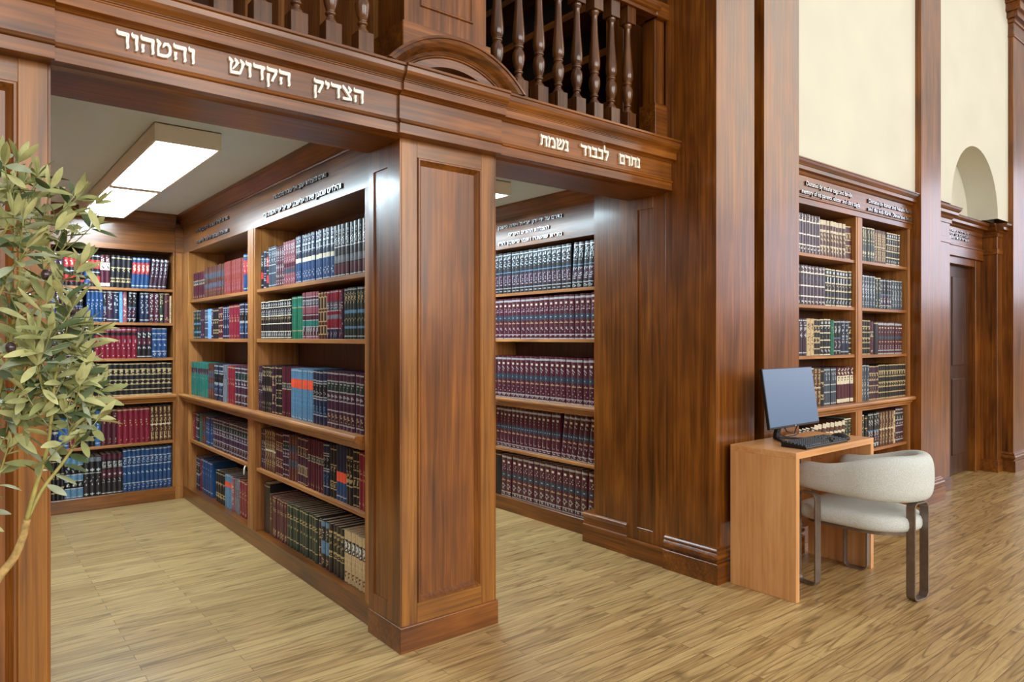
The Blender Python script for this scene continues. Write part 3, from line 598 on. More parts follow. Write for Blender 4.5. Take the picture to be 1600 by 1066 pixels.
# style: cover colour, accent colours, spine pattern
def P_bands(c, foil=None, n=5, txt=True, th=0.012, orn=0.35):
    q = [('band', 0.03 + 0.94*i/n, th, foil or GOLD) for i in range(n+1)]
    if txt: q += [('text', 0.03+0.94*(n-2)/n+0.02, 0.03+0.94*(n-1)/n-0.02, foil or GOLD, 0.6), ('text', 0.03+0.94*(n-4)/n+0.02, 0.03+0.94*(n-3)/n-0.02, foil or GOLD, orn)]
    return (BC[c], q)
ST = {
 'navyband': P_bands('navy', SILV, 5), 'blackgilt': P_bands('black', GOLD, 6, True, 0.016, 0.6), 'navygilt': P_bands('navy', GOLD, 5), 'maroongilt': P_bands('maroon', GOLD, 5, True, 0.012, 0.5),
 'plumgilt': P_bands('plum', GOLD, 5, True, 0.014, 0.55), 'slim_black': (BC['black'], [('band', 0.93, 0.01, GOLD), ('band', 0.62, 0.012, GOLD), ('text', 0.5, 0.6, GOLD, 0.5), ('band', 0.3, 0.012, GOLD), ('text', 0.2, 0.29, GOLD, 0.6), ('band', 0.18, 0.012, GOLD)]),
 'blackmix': (BC['black'], [('band', 0.9, 0.02, SILV), ('text', 0.6, 0.85, SILV, 0.5), ('label', 0.28, 0.45, REDL), ('band', 0.1, 0.02, SILV)]),
 'greyset': (BC['slate'], [('band', 0.95, 0.02, SILV), ('text', 0.62, 0.9, SILV, 0.45), ('band', 0.55, 0.015, SILV), ('band', 0.35, 0.015, SILV), ('band', 0.05, 0.02, SILV)]),
 'redlattice': (BC['maroon'], [('text', 0.04, 0.96, SILV, 0.42)]),
 'roseset': (BC['rose'], [('text', 0.5, 0.95, SILV, 0.35), ('label', 0.4, 0.5, BC['maroon']), ('label', 0.28, 0.38, BC['slate']), ('text', 0.06, 0.25, SILV, 0.3)]),
 'bluetwo': (BC['royal'], [('label', 0.52, 1.0, BC['navy']), ('text', 0.62, 0.97, SILV, 0.45), ('label', 0.44, 0.53, IVORY), ('band', 0.68, 0.02, SILV), ('text', 0.12, 0.25, SILV, 0.25), ('band', 0.04, 0.02, SILV)]),
 'darktwo': (BC['black'], [('text', 0.6, 0.97, SILV, 0.42), ('band', 0.58, 0.025, SILV), ('label', 0.28, 0.42, BC['grey']), ('label', 0.06, 0.24, BC['maroon']), ('band', 0.03, 0.02, SILV)]),
 'ornblack': (BC['black'], [('band', z, 0.025, IVORY) for z in (0.98, 0.82, 0.6, 0.4, 0.2, 0.03)] + [('text', 0.62, 0.79, SILV, 0.4), ('text', 0.42, 0.57, GOLD, 0.3), ('text', 0.06, 0.18, SILV, 0.5), ('orn', 0.9, 0.05, SILV)]),
 'greenset': (BC['green'], [('band', 0.97, 0.01, SILV), ('label', 0.74, 0.84, BC['teal']), ('band', 0.73, 0.01, GOLD), ('band', 0.2, 0.01, GOLD)]),
 'candy': (BC['maroon'], [('label', 0.92, 1.0, BC['rose']), ('label', 0.72, 0.82, BC['grey']), ('label', 0.54, 0.68, BC['rose']), ('label', 0.28, 0.38, BC['teal']), ('label', 0.0, 0.05, BC['rose'])] + [('band', z, 0.022, SILV) for z in (0.9, 0.84, 0.7, 0.52, 0.4, 0.26, 0.06)] + [('text', 0.72, 0.82, SILV, 0.5), ('text', 0.1, 0.24, SILV, 0.45)]),
 'brownbox': (BC['brown'], [('box', 0.64, 0.9, GOLD), ('box', 0.36, 0.6, GOLD), ('box', 0.08, 0.3, GOLD), ('text', 0.92, 0.99, GOLD, 0.5)]),
 'crimnavy': (BC['crimson'], [('label', 0.0, 0.2, BC['navy']), ('label', 0.6, 0.78, BC['slate']), ('label', 0.42, 0.5, BC['grey']), ('text', 0.62, 0.76, SILV, 0.45), ('band', 0.58, 0.02, SILV), ('band', 0.22, 0.02, SILV), ('text', 0.04, 0.17, SILV, 0.5), ('band', 0.97, 0.02, SILV)]),
 'greenblack': (BC['dgreen'], [('text', 0.68, 0.92, GOLD, 0.4), ('label', 0.5, 0.56, BC['steel']), ('text', 0.34, 0.42, GOLD, 0.4), ('label', 0.2, 0.26, BC['steel']), ('band', 0.97, 0.015, SILV), ('band', 0.06, 0.015, SILV)]),
 'navyspeck': (BC['plum'], [('text', 0.1, 0.95, SILV, 0.2)]),
 'gildedblack': (BC['black'], [('text', 0.78, 0.9, GOLD, 0.8), ('text', 0.46, 0.56, GOLD, 0.85), ('text', 0.06, 0.3, GOLD, 0.3), ('band', 0.96, 0.01, GOLD)]),
 'maroonplain': (BC['maroon'], [('label', 0.56, 0.66, BC['slate']), ('band', 0.67, 0.01, GOLD), ('band', 0.55, 0.01, GOLD), ('text', 0.58, 0.64, GOLD, 0.3), ('text', 0.06, 0.12, GOLD, 0.4)]),
 'orangetop': (BC['steel'], [('label', 0.62, 0.80, ORANGE), ('text', 0.02, 0.08, SILV, 0.5), ('band', 0.97, 0.012, SILV)]),
 'navyset': (BC['navy'], [('band', z, 0.014, SILV) for z in (0.96, 0.8, 0.76, 0.5, 0.46, 0.16)] + [('label', 0.5, 0.76, BLK), ('text', 0.55, 0.72, SILV, 0.25), ('text', 0.2, 0.42, BC['steel'], 0.3)]),
 'plumset': (BC['plum'], [('band', z, 0.012, SILV) for z in (0.96, 0.84, 0.64, 0.48, 0.3, 0.08)] + [('label', 0.65, 0.83, BC['dgreen']), ('text', 0.67, 0.81, SILV, 0.25), ('orn', 0.56, 0.04, SILV), ('text', 0.12, 0.26, GOLD, 0.25)]),
 'blueorange': (BC['royal'], [('label', 0.5, 1.0, BC['navy']), ('label', 0.34, 0.52, ORANGE), ('band', 0.08, 0.015, SILV)]),
 'bigblack': (BC['black'], [('band', 0.95, 0.006, GOLD)]), 'tanbook': (BC['brown'], [('text', 0.3, 0.9, GOLD, 0.2)]),
 'maroonleaf': (BC['maroon'], [('text', 0.05, 0.2, GOLD, 0.55), ('text', 0.6, 0.9, GOLD, 0.25), ('band', 0.97, 0.01, GOLD)]),
 'greengilt': (BC['dgreen'], [('text', 0.7, 0.78, GOLD, 0.6), ('band', 0.68, 0.012, GOLD), ('text', 0.4, 0.5, GOLD, 0.35), ('band', 0.2, 0.012, GOLD), ('band', 0.95, 0.012, GOLD)]),
 'blueabstract': (BC['black'], [('label', 0.3, 0.56, BC['steel']), ('label', 0.86, 0.98, BC['steel']), ('text', 0.6, 0.8, SILV, 0.3), ('text', 0.06, 0.2, GOLD, 0.4)]),
 'goldring': (BC['black'], [('band', 0.84, 0.035, GOLD), ('band', 0.44, 0.035, GOLD), ('text', 0.48, 0.8, GOLD, 0.22), ('band', 0.34, 0.03, GOLD), ('text', 0.36, 0.42, GOLD, 0.5)]),
 'beigeset': (BC['beige'], [('label', 0.56, 0.82, BLK), ('text', 0.58, 0.80, WHL, 0.7), ('text', 0.1, 0.2, BC['brown'], 0.4)]),
 'silverblack': (BC['black'], [('band', 0.94, 0.02, SILV), ('text', 0.62, 0.9, SILV, 0.42), ('band', 0.5, 0.03, BC['steel']), ('label', 0.18, 0.46, BC['plum']), ('text', 0.2, 0.45, SILV, 0.38), ('band', 0.13, 0.02, SILV), ('text', 0.03, 0.1, SILV, 0.6)]),
 'talmud': (BC['maroon'], [('band', 0.95, 0.012, SILV), ('band', 0.91, 0.012, SILV), ('orn', 0.82, 0.026, IVORY), ('text', 0.64, 0.76, SILV, 0.22), ('label', 0.46, 0.56, TEALB), ('text', 0.49, 0.53, SILV, 0.6), ('orn', 0.38, 0.022, GOLD), ('text', 0.16, 0.3, SILV, 0.25), ('band', 0.11, 0.012, SILV), ('text', 0.04, 0.09, SILV, 0.5), ('band', 0.02, 0.012, SILV)]),
 'crimson': (BC['crimson'], [('label', 0.72, 0.82, BLK), ('band', 0.93, 0.012, SILV), ('text', 0.3, 0.6, SILV, 0.22), ('text', 0.06, 0.14, SILV, 0.5)]),
 'redplain': (BC['crimson'], [('text', 0.5, 0.72, GOLD, 0.25), ('text', 0.08, 0.14, GOLD, 0.4), ('band', 0.96, 0.01, GOLD)]),
 'redlabel': (BC['black'], [('label', 0.56, 0.82, REDL), ('label', 0.14, 0.34, REDL), ('text', 0.6, 0.78, IVORY, 0.45), ('band', 0.95, 0.025, SILV), ('band', 0.46, 0.02, SILV)]),
 'bluered': (BC['royal'], [('label', 0.48, 0.82, REDL), ('text', 0.54, 0.76, IVORY, 0.45), ('band', 0.94, 0.02, SILV), ('band', 0.1, 0.02, SILV)]),
 'blueset': (BC['royal'], [('band', 0.94, 0.02, SILV), ('text', 0.4, 0.8, SILV, 0.25), ('band', 0.12, 0.02, SILV)]),
 'brightblue': (BC['blue'], [('text', 0.5, 0.8, SILV, 0.2), ('band', 0.08, 0.012, SILV)]),
 'skybook': (BC['sky'], [('text', 0.6, 0.8, WHL, 0.2)]), 'pinkbook': (BC['rose'], [('text', 0.2, 0.85, IVORY, 0.25), ('orn', 0.75, 0.05, IVORY)]),
 'ornplum': (BC['plum'], [('text', 0.4, 0.92, SILV, 0.4), ('band', 0.96, 0.02, SILV), ('band', 0.08, 0.02, SILV)]),
 'ornnavy': (BC['navy'], [('text', 0.3, 0.9, SILV, 0.4), ('band', 0.95, 0.02, SILV), ('band', 0.1, 0.03, SILV)]),
 'steelset': (BC['steel'], [('label', 0.6, 0.80, BLK), ('text', 0.63, 0.77, SILV, 0.35), ('label', 0.24, 0.42, BLK), ('text', 0.28, 0.38, SILV, 0.25), ('band', 0.81, 0.012, SILV), ('band', 0.59, 0.012, SILV), ('band', 0.43, 0.012, SILV), ('band', 0.23, 0.012, SILV), ('band', 0.03, 0.02, SILV)]),
 'orncrest': (BC['black'], [('label', 0.86, 0.98, BC['grey']), ('orn', 0.66, 0.05, SILV), ('band', 0.58, 0.03, SILV), ('text', 0.25, 0.5, SILV, 0.2), ('orn', 0.06, 0.03, SILV)]),
 'plumcrest': (BC['black'], [('label', 0.86, 1.0, BC['maroon']), ('text', 0.66, 0.82, SILV, 0.5), ('label', 0.42, 0.62, BC['maroon']), ('orn', 0.5, 0.03, SILV), ('text', 0.3, 0.38, SILV, 0.4), ('band', 0.04, 0.03, SILV)]),
 'navytall': (BC['royal'], [('band', 0.97, 0.015, SILV), ('band', 0.8, 0.015, SILV), ('text', 0.66, 0.78, SILV, 0.3), ('band', 0.6, 0.015, SILV), ('text', 0.40, 0.46, SILV, 0.5), ('band', 0.2, 0.015, SILV), ('text', 0.06, 0.16, SILV, 0.6)]),
 'tealset': (BC['teal'], [('label', 0.66, 0.84, BC['plum']), ('text', 0.68, 0.82, BC['grey'], 0.3), ('text', 0.5, 0.56, SILV, 0.15)]),
 'marble': (BC['marble'], [('text', 0.04, 0.96, BC['rose'], 0.35)]), 'brownmix': (BC['brown'], [('label', 0.6, 0.8, BC['slate']), ('label', 0.3, 0.45, BC['slate']), ('text', 0.05, 0.95, BC['rose'], 0.25)]),
 'greybook': (BC['grey'], [('text', 0.3, 0.9, BC['plum'], 0.25)]), 'greenbook': (BC['green'], [('text', 0.6, 0.8, GOLD, 0.2)]),
 'creamgold': (BC['brown'], [('label', 0.86, 1.0, IVORY), ('band', 0.7, 0.05, IVORY), ('text', 0.4, 0.66, GOLD, 0.45), ('band', 0.3, 0.03, IVORY), ('text', 0.05, 0.25, IVORY, 0.5)]),
 'whiteband': (BC['plum'], [('text', 0.84, 0.98, WHL, 0.6), ('band', 0.8, 0.035, WHL), ('text', 0.55, 0.76, BC['slate'], 0.5), ('band', 0.5, 0.03, WHL), ('band', 0.2, 0.035, WHL), ('text', 0.02, 0.17, WHL, 0.4)]),
 'greencream': (BC['dgreen'], [('text', 0.5, 0.95, GOLD, 0.35), ('text', 0.05, 0.3, IVORY, 0.4), ('band', 0.97, 0.03, IVORY)]),
 'goldbright': (BC['brown'], [('text', 0.05, 0.97, GOLD, 0.6), ('band', 0.5, 0.04, IVORY)]),
 'maroonlabel': (BC['maroon'], [('label', 0.52, 0.76, IVORY), ('text', 0.8, 0.96, IVORY, 0.45), ('label', 0.04, 0.14, IVORY), ('text', 0.56, 0.72, BC['brown'], 0.35)]),
 'greysilver': (BC['slate'], [('text', 0.1, 0.95, SILV, 0.42), ('band', 0.97, 0.02, SILV)]),
 'whitebook': (BC['beige'], [('text', 0.1, 0.9, BC['brown'], 0.35)]),
}
def book_mesh(style, h, t, dp, seed, nz=44, nc=7, pages=False):
    """spine at local y=0 facing -y, thickness along x, bottom at z=0; leather case with gilt cells on the spine"""
    cover, pat = ST[style]; rnd = random.Random(seed); mats = [cover]
    def mi(mt):
        if mt not in mats: mats.append(mt)
        return mats.index(mt)
    cell = {}
    tun = t * 0.26
    for q in sorted(pat, key=lambda q: {'label': 0, 'band': 1, 'box': 2, 'orn': 3, 'text': 4}[q[0]]):
        if q[0] == 'label':
            for i in range(round(q[1]*nz), max(round(q[1]*nz)+1, round(q[2]*nz))):
                for j in range(nc): cell[(i, j)] = mi(q[3])
        elif q[0] == 'band':
            c = max(1, round(q[2]*nz)); i0 = min(nz-c, max(0, round(q[1]*nz - c/2)))
            for i in range(i0, i0+c):
                for j in range(nc): cell[(i, j)] = mi(q[3])
        elif q[0] == 'text':
            i0, i1 = round(q[1]*nz), round(q[2]*nz)
            for i in range(i0, max(i0+1, i1)):
                for j in range(1, nc-1):
                    if rnd.random() < q[4]*0.82: cell[(i, j)] = mi(q[3])
        elif q[0] == 'orn':
            ci = q[1]*nz; r = q[2]*nz
            for i in range(nz):
                for j in range(1, nc-1):
                    if abs(i+0.5-ci)/r + abs(j+0.5-nc/2)/(nc*0.40) < 1: cell[(i, j)] = mi(q[3])
        elif q[0] == 'box':
            i0, i1 = round(q[1]*nz), round(q[2]*nz)
            for i in range(i0, i1):
                for j in range(nc):
                    if i in (i0, i1-1) or j in (0, nc-1): cell[(i, j)] = mi(q[3])
                    elif 1 < j < nc-2: cell[(i, j)] = mi(BLK)
    mb = MB()
    arc = []
    rr = min(0.006, t*0.22)
    for j in range(nc+1):
        u = -1 + 2*j/nc; arc.append((t/2*math.sin(u*HP)/math.sin(HP) if False else t/2*u, rr*(u*u)))
    rows = [[(x, y, h*i/nz) for x, y in arc] for i in range(nz+1)]
    base = len(mb.v); mb.v += [p for r in rows for p in r]; w = nc+1
    for i in range(nz):
        for j in range(nc):
            mb.f.append([base+i*w+j, base+i*w+j+1, base+(i+1)*w+j+1, base+(i+1)*w+j]); mb.m.append(cell.get((i, j), 0)); mb.sm.append(True)
    bt = min(0.0028, t*0.12)
    for s in (-1, 1):                                            # boards
        mb.box(s*t/2, rr, 0, s*(t/2-bt), dp, h, 0)
    inner = [(x*(1-2*bt/t), y+bt) for x, y in arc]               # spine thickness top / bottom
    for z, rev in ((0, True), (h, False)):
        vs = [(x, y, z) for x, y in arc] + [(x, y, z) for x, y in inner[::-1]]
        mb.add(vs, [tuple(range(len(vs)))[::-1] if rev else tuple(range(len(vs)))], 0)
    if pages: mb.box(-t/2+bt, rr+bt, 0.004, t/2-bt, dp-0.004, h-0.004, mi(PAGES))
    return mb, mats, (bt, rr)

ORD = 'first second third fourth fifth sixth seventh eighth ninth tenth eleventh twelfth thirteenth fourteenth fifteenth sixteenth seventeenth eighteenth nineteenth twentieth twenty-first twenty-second twenty-third twenty-fourth'.split()
NUM = 'one two three four five six seven eight nine ten eleven twelve thirteen fourteen fifteen sixteen seventeen eighteen nineteen twenty twenty-one twenty-two twenty-three twenty-four'.split()
REST = MB(); REST_M = []
def rest_add(mb, mats, M):
    idx = []
    for mt in mats:
        if mt not in REST_M: REST_M.append(mt)
        idx.append(REST_M.index(mt))
    b = len(REST.v)
    REST.v += [tuple(M @ Vector(p)) for p in mb.v]; REST.f += [[b+i for i in f] for f in mb.f]; REST.m += [idx[i] for i in mb.m]; REST.sm += mb.sm
def shelf_row(W, faceX, z, sa, sb, hgt, runs, case, shelf, group, single, setback=0.03, fill=1.0, from_right=False, seed=0):
    """runs left to right as seen from the front: (n, style, rel. height, rel. thickness, lean degrees, description)"""
    rnd = random.Random(seed*77+5)
    tot = sum(n*th for n, st, hh, th, ln, de in runs); L = abs(sb-sa)*fill
    u = L/tot; pos = 0.0; dirn = 1 if sb > sa else -1
    seen = {}
    for ri, (n, st, hh, th, ln, de) in enumerate(runs):
        if st is None: pos += n*th*u; continue
        assert de not in seen or not single, (case, shelf, de)
        seen[de] = 1
        h = hgt*hh; t = th*u; dp = min(0.205, h*0.72); tb = t*0.965
        if ln: tb = t*0.93
        mb, mats, (bt, rr) = book_mesh(st, h, tb, dp, seed*100+ri, 44 if single else 30, 7 if single else 5, pages=not single)
        proto = pageproto = None
        for k in range(n):
            s = sa + dirn*(pos + t/2); pos += t
            off = setback + rnd.uniform(-0.003, 0.004)
            a = math.radians(ln) + (math.radians(rnd.uniform(-0.12, 0.12)) if ln else 0)
            # rotate about the lower corner so that the book stands on the shelf
            lx = -tb/2 if a < 0 else tb/2
            R = Matrix.Translation((lx, 0, 0)) @ Matrix.Rotation(a, 4, 'Y') @ Matrix.Translation((-lx, 0, 0))
            F = Matrix.Translation(Vector(W(s, off, z+0.0006)))
            if faceX: F = F @ Matrix.Rotation(-HP, 4, 'Z')
            hs = 1 + rnd.uniform(-0.006, 0.006)
            M = F @ R @ Matrix.Diagonal((1, 1, hs, 1))
            if not single: rest_add(mb, mats, M); continue
            if proto is None:
                o = proto = mb.build('book', mats, None, (0, 0, 0))
                pg = pageproto = MB().box(-tb/2+bt, rr+bt, 0.004, tb/2-bt, dp-0.004, h-0.004).build('page_block', PAGES, o)
            else:
                o = proto.copy(); COL.objects.link(o); pg = pageproto.copy(); COL.objects.link(pg); pg.parent = o
            o.matrix_world = M
            i = n-1-k if from_right else k; side = 'right' if from_right else 'left'
            where = f'{shelf} shelf of {case}'
            lab = f'lone {de}, {where}' if n == 1 else f'{ORD[i]} from {side} of {NUM[n-1]} {de}s, {where}'
            assert len(lab.replace(',', '').split()) <= 16, lab
            tag(o, lab, 'book', group)

G1 = 'books in the near bay of the divider bookcase'
CN = 'divider bookcase near pier'
def mid_near(z, shelf, hgt, runs, seed, setback=0.03, fill=1.0): shelf_row(WM, True, z, 4.495, 2.992, hgt, runs, CN, shelf, G1, True, setback, fill, False, seed)
mid_near(1.662, 'top', 0.255, [(1, 'blackmix', .92, 1, 0, 'black speckled book'), (1, 'navyband', .94, 1, 0, 'navy silver-banded book'), (1, 'redlabel', .94, .9, 0, 'red labelled black book'), (3, 'greyset', 1.0, 1.05, 0, 'slate grey silver book'), (4, 'redlattice', .96, .75, 0, 'maroon latticed book'), (5, 'roseset', 1.02, .8, 0, 'dusty rose book'),
    (11, 'bluetwo', 1.06, 1.1, 0, 'blue ivory-banded book'), (9, 'darktwo', 1.05, 1.05, 0, 'black and grey book')], 1)
mid_near(1.343, 'second', 0.25, [(14, 'ornblack', .94, .95, 0, 'black white-banded book'), (4, 'greenset', .98, 1.1, 0, 'bright green book'), (6, 'candy', 1.04, .92, 0, 'maroon pink-striped book'), (3, 'brownbox', 1.0, 1.0, 0, 'brown gilt-framed book'), (5, 'crimnavy', 1.02, .9, 0, 'crimson navy-footed book'), (1, 'navyspeck', .98, .7, 0, 'dark plum book'), (8, 'greenblack', 1.03, .95, 0, 'dark green blue-banded book')], 2)
mid_near(0.884, 'third', 0.293, [(2, 'navyspeck', .97, .9, 0, 'speckled plum book'), (5, 'gildedblack', .99, .95, 0, 'black gilt-panelled book'), (2, 'plumgilt', 1.0, .95, 0, 'plum gilt-banded book'), (3, 'blackgilt', 1.0, .7, 0, 'black gilt-banded book'), (4, 'maroonplain', 1.0, .95, 0, 'maroon slate-labelled book'), (9, 'orangetop', .985, .92, 0, 'steel-blue orange-labelled book'),
    (4, 'navyset', .99, 1.2, 0, 'navy silver-banded book'), (9, 'plumset', .99, 1.25, 0, 'dark plum green-labelled book'), (1, 'slim_black', .95, .9, 0, 'slim black book')], 3, 0.012)
mid_near(0.512, 'fourth', 0.268, [(2, 'navyspeck', .95, .9, 0, 'dark speckled book'), (5, 'goldbright', .97, .9, 0, 'brown heavily gilded book'), (3, 'maroongilt', .95, 1, 0, 'maroon gilt-banded book'), (3, 'plumset', .98, .8, 0, 'plum book'), (3, 'brownmix', 1.0, .95, 0, 'mottled brown book'), (4, 'plumgilt', 1.0, 1, 0, 'plum gilt book'), (6, 'maroonplain', 1.03, .85, 0, 'dark maroon book'), (2, 'navyset', 1.03, .9, 0, 'navy blue book'), (2, 'slim_black', 1.03, 1, 0, 'slim black book'),
    (3, 'blueorange', 1.06, .95, 0, 'blue orange-striped book'), (2, 'goldring', 1.05, .95, 0, 'black gold-ringed book'), (2, 'blackgilt', 1.05, .8, 0, 'black gilt book'), (3, 'redplain', 1.04, 1.0, 0, 'dull red book')], 4)
mid_near(0.105, 'bottom', 0.258, [(1, 'bigblack', 1.22, 2.4, 0, 'big black book'), (1, 'tanbook', 1.0, .9, 0, 'brown book'), (6, 'maroonleaf', .99, .9, 0, 'maroon gilt-footed book'), (10, 'greengilt', 1.0, .98, 0, 'dark green gilt book'), (1, 'plumgilt', .98, .8, 0, 'dark plum book'), (2, 'blueabstract', 1.0, 1.1, 0, 'black and blue book'), (4, 'goldring', 1.0, 1.0, 0, 'black gold-ringed book'), (8, 'beigeset', 1.02, .86, 0, 'beige black-labelled book')], 5, 0.045)
G2 = 'books in the second alcove bookcase'
def alc(z, shelf, hgt, runs, seed, setback=0.03, end=3.24): shelf_row(WA, True, z, 4.425, end, hgt, runs, 'second alcove bookcase', shelf, G2, True, setback, 1.0, True, seed)
alc(1.697, 'top', 0.318, [(17, 'silverblack', 1, 1, 0, 'upright black silver-lettered book'), (5, 'silverblack', 1.0, 1.05, 4.0, 'leaning black silver-lettered book')], 6, 0.03, 3.268)
alc(1.341, 'second', 0.316, [(22, 'talmud', 1, 1, 0, 'maroon teal-banded book')], 7)
alc(0.884, 'third', 0.325, [(21, 'talmud', 1, 1, 0, 'maroon teal-banded book')], 8, 0.012)
alc(0.484, 'fourth', 0.318, [(15, 'talmud', 1, .98, 0, 'upright maroon teal-banded book'), (7, 'talmud', 1.0, 1.04, 7, 'leaning maroon teal-banded book')], 9, 0.04, 3.285)
alc(0.105, 'bottom', 0.328, [(1, 'bigblack', 1.02, 1.3, 0, 'dark unmarked book'), (17, 'talmud', 1, 1, 1.5, 'dark maroon teal-banded book')], 10, 0.03, 3.256)
G3 = 'books on the bottom shelf of the rear bookcase'
shelf_row(WR, False, 0.105, 0.47, 1.428, 0.318, [(2, 'slim_black', 1, .8, 0, 'slim black edge book'), (5, 'slim_black', 1, .8, 0, 'slim black gilt book'), (3, 'steelset', .99, 1.15, 0, 'steel-blue black-banded book'), (3, 'orncrest', .98, 1.15, 0, 'black crested book'), (4, 'plumcrest', 1.0, 1.05, 0, 'black and maroon book'), (11, 'navytall', 1.075, .92, 0, 'tall blue silver-banded book')], 'rear alcove bookcase', 'bottom', G3, True, 0.03, 1.0, True, 11)

cl = thing('string_loop', 'tiny white string loop hanging from a shelf edge of the divider bookcase', 'string', (1.514, 4.715, 0.505))
MB().tube([(1.522, 4.715, 0.496), (1.516, 4.716, 0.494), (1.511, 4.722, 0.478), (1.510, 4.724, 0.455), (1.510, 4.716, 0.438), (1.510, 4.706, 0.448), (1.511, 4.705, 0.478), (1.516, 4.710, 0.494)], [0.0028]*8, 6).build('string', WHL, cl, (1.514, 4.715, 0.505))

# remaining shelves (over three hundred further books): one object
def mid_far(z, hgt, runs, seed, sb=0.03): shelf_row(WM, True, z, 6.115, 4.665, hgt, runs, '', '', '', False, sb, 1.0, False, seed)
mid_far(1.662, 0.235, [(6, 'maroonplain', .92, .9, 0, 'a'), (9, 'brownmix', 1, .95, 0, 'b'), (8, 'marble', 1.02, .95, 0, 'c'), (3, 'bluered', 1.08, 1, 0, 'd')], 21)
mid_far(1.343, 0.238, [(5, 'greenblack', .95, .8, 0, 'a'), (2, 'navyspeck', .96, 1, 0, 'b'), (2, 'greyset', .96, 1, 0, 'c'), (2, 'skybook', .97, .7, 0, 'd'), (1, 'ornplum', .97, 1, 0, 'd'), (3, 'slim_black', .97, .9, 0, 'd'), (2, 'maroongilt', .98, .9, 0, 'd'), (3, 'ornnavy', .98, .9, 0, 'd'), (4, 'redplain', 1, 1.1, 0, 'd'), (5, 'navyset', 1.03, 1, 0, 'd')], 22)
mid_far(0.884, 0.268, [(8, 'tealset', 1, 1.05, 0, 'a'), (3, 'brownmix', 1, .9, 0, 'a'), (4, 'navyset', 1, 1, 0, 'a'), (2, 'greybook', 1, .9, 0, 'a'), (3, 'redplain', 1, 1, 0, 'a'), (5, 'plumset', 1, 1.05, 0, 'a')], 23, 0.012)
mid_far(0.512, 0.225, [(1, 'redplain', 1, 1, 0, 'a'), (2, 'navyset', 1, 1, 0, 'a'), (1, 'greenbook', 1, 1, 0, 'a'), (2, 'brownmix', 1, 1, 0, 'a'), (3, 'blueset', 1, 1, 0, 'a'), (16, 'plumset', 1.02, .95, 0, 'a')], 24)
mid_far(0.105, 0.265, [(2, 'navyset', 1, 1, 0, 'a'), (1, 'redplain', 1, 1, 0, 'a'), (5, 'blueset', 1.02, 1.1, -3, 'a'), (1, None, 1, 1.6, 0, ''), (4, 'slim_black', .9, 1, 0, 'a'), (3, 'orangetop', .9, 1, 0, 'a'), (1, 'pinkbook', .88, 1, 0, 'a'), (2, 'greybook', .88, 1, 0, 'a'), (3, 'redplain', .95, 1, 0, 'a'), (3, 'blackgilt', .95, 1, 0, 'a')], 25, 0.05)
def rear_row(z, hgt, runs, seed, fill=1.0, sb=0.03): shelf_row(WR, False, z, 0.44, 1.428, hgt, runs, '', '', '', False, sb, fill, False, seed)
rear_row(1.752, 0.262, [(6, 'ornplum', 1, 1.1, 0, 'a'), (4, 'redlabel', .99, 1, 0, 'a'), (1, 'bluered', 1.02, 1.2, 0, 'a'), (2, 'redlabel', .97, 1, 0, 'a'), (2, 'maroonlabel', .97, 1, 0, 'a'), (4, 'slim_black', .98, 1.1, 2, 'a'), (4, 'bluered', .96, .95, 3, 'a'), (4, 'ornplum', .95, .95, 6, 'a'), (1, None, 1, 1.3, 0, '')], 31)
rear_row(1.474, 0.252, [(6, 'blueset', .96, .9, 0, 'a'), (3, 'ornplum', 1, 1, 0, 'a'), (3, 'silverblack', 1, .9, 0, 'a'), (1, None, 1, .8, 0, ''), (4, 'blueset', 1, .9, 0, 'a'), (1, 'silverblack', 1, .8, 0, 'a'), (1, 'ornplum', 1, 1.4, 0, 'a'), (1, 'ornnavy', 1, 1.4, 0, 'a'), (1, 'skybook', .99, .8, 0, 'a'), (1, 'pinkbook', .99, 1, 0, 'a'), (2, 'silverblack', .99, 1, 2, 'a'), (1, None, 1, .9, 0, ''), (2, 'ornnavy', .99, 1.1, 0, 'a'), (2, 'redlattice', .97, 1.2, 0, 'a'), (1, 'greencream', .97, 1.2, 0, 'a'), (1, 'maroonleaf', .97, 1.3, 0, 'a'), (1, 'whitebook', .9, .5, 0, 'a')], 32)
rear_row(1.185, 0.25, [(4, 'silverblack', 1, 1, 0, 'a'), (6, 'talmud', .99, 1, 0, 'a'), (2, 'greencream', 1, 1, 0, 'a'), (8, 'crimson', 1, 1.05, 0, 'a'), (3, 'plumcrest', 1.0, 1.05, 0, 'a'), (3, 'navytall', .97, 1.05, 0, 'a'), (1, None, 1, 1.0, 0, '')], 33)
rear_row(0.884, 0.258, [(9, 'talmud', .98, 1, 0, 'a'), (16, 'blackgilt', 1, 1, 0, 'a')], 34, 1.0, 0.012)
rear_row(0.495, 0.29, [(5, 'navyset', .93, 1, 0, 'a'), (2, 'brightblue', .95, .9, 0, 'a'), (1, 'redplain', .9, 1, 0, 'a'), (4, 'slim_black', .93, .9, 0, 'a'), (1, 'brightblue', .96, 1, 0, 'a'), (3, 'maroonleaf', .97, 1, 0, 'a'), (6, 'redplain', .98, 1.05, 0, 'a'), (5, 'goldbright', 1.0, .85, 0, 'a')], 35)
def wall_row(z, col, hgt, runs, seed, sb=0.025):
    a, b = ((4.21, 5.07), (5.186, 5.962))[col]; shelf_row(WW, False, z, a, b, hgt, runs, '', '', '', False, sb, 1.0, False, seed)
wall_row(1.912, 0, 0.262, [(9, 'whiteband', 1, 1, 0, 'a'), (8, 'creamgold', .95, 1, 0, 'a'), (2, 'maroongilt', .92, 1, 0, 'a')], 41)
wall_row(1.918, 1, 0.255, [(6, 'greencream', 1, 1.05, 0, 'a'), (5, 'goldbright', .99, .9, 0, 'a'), (6, 'ornblack', .98, 1, 3, 'a'), (1, None, 1, 2.0, 0, '')], 42)
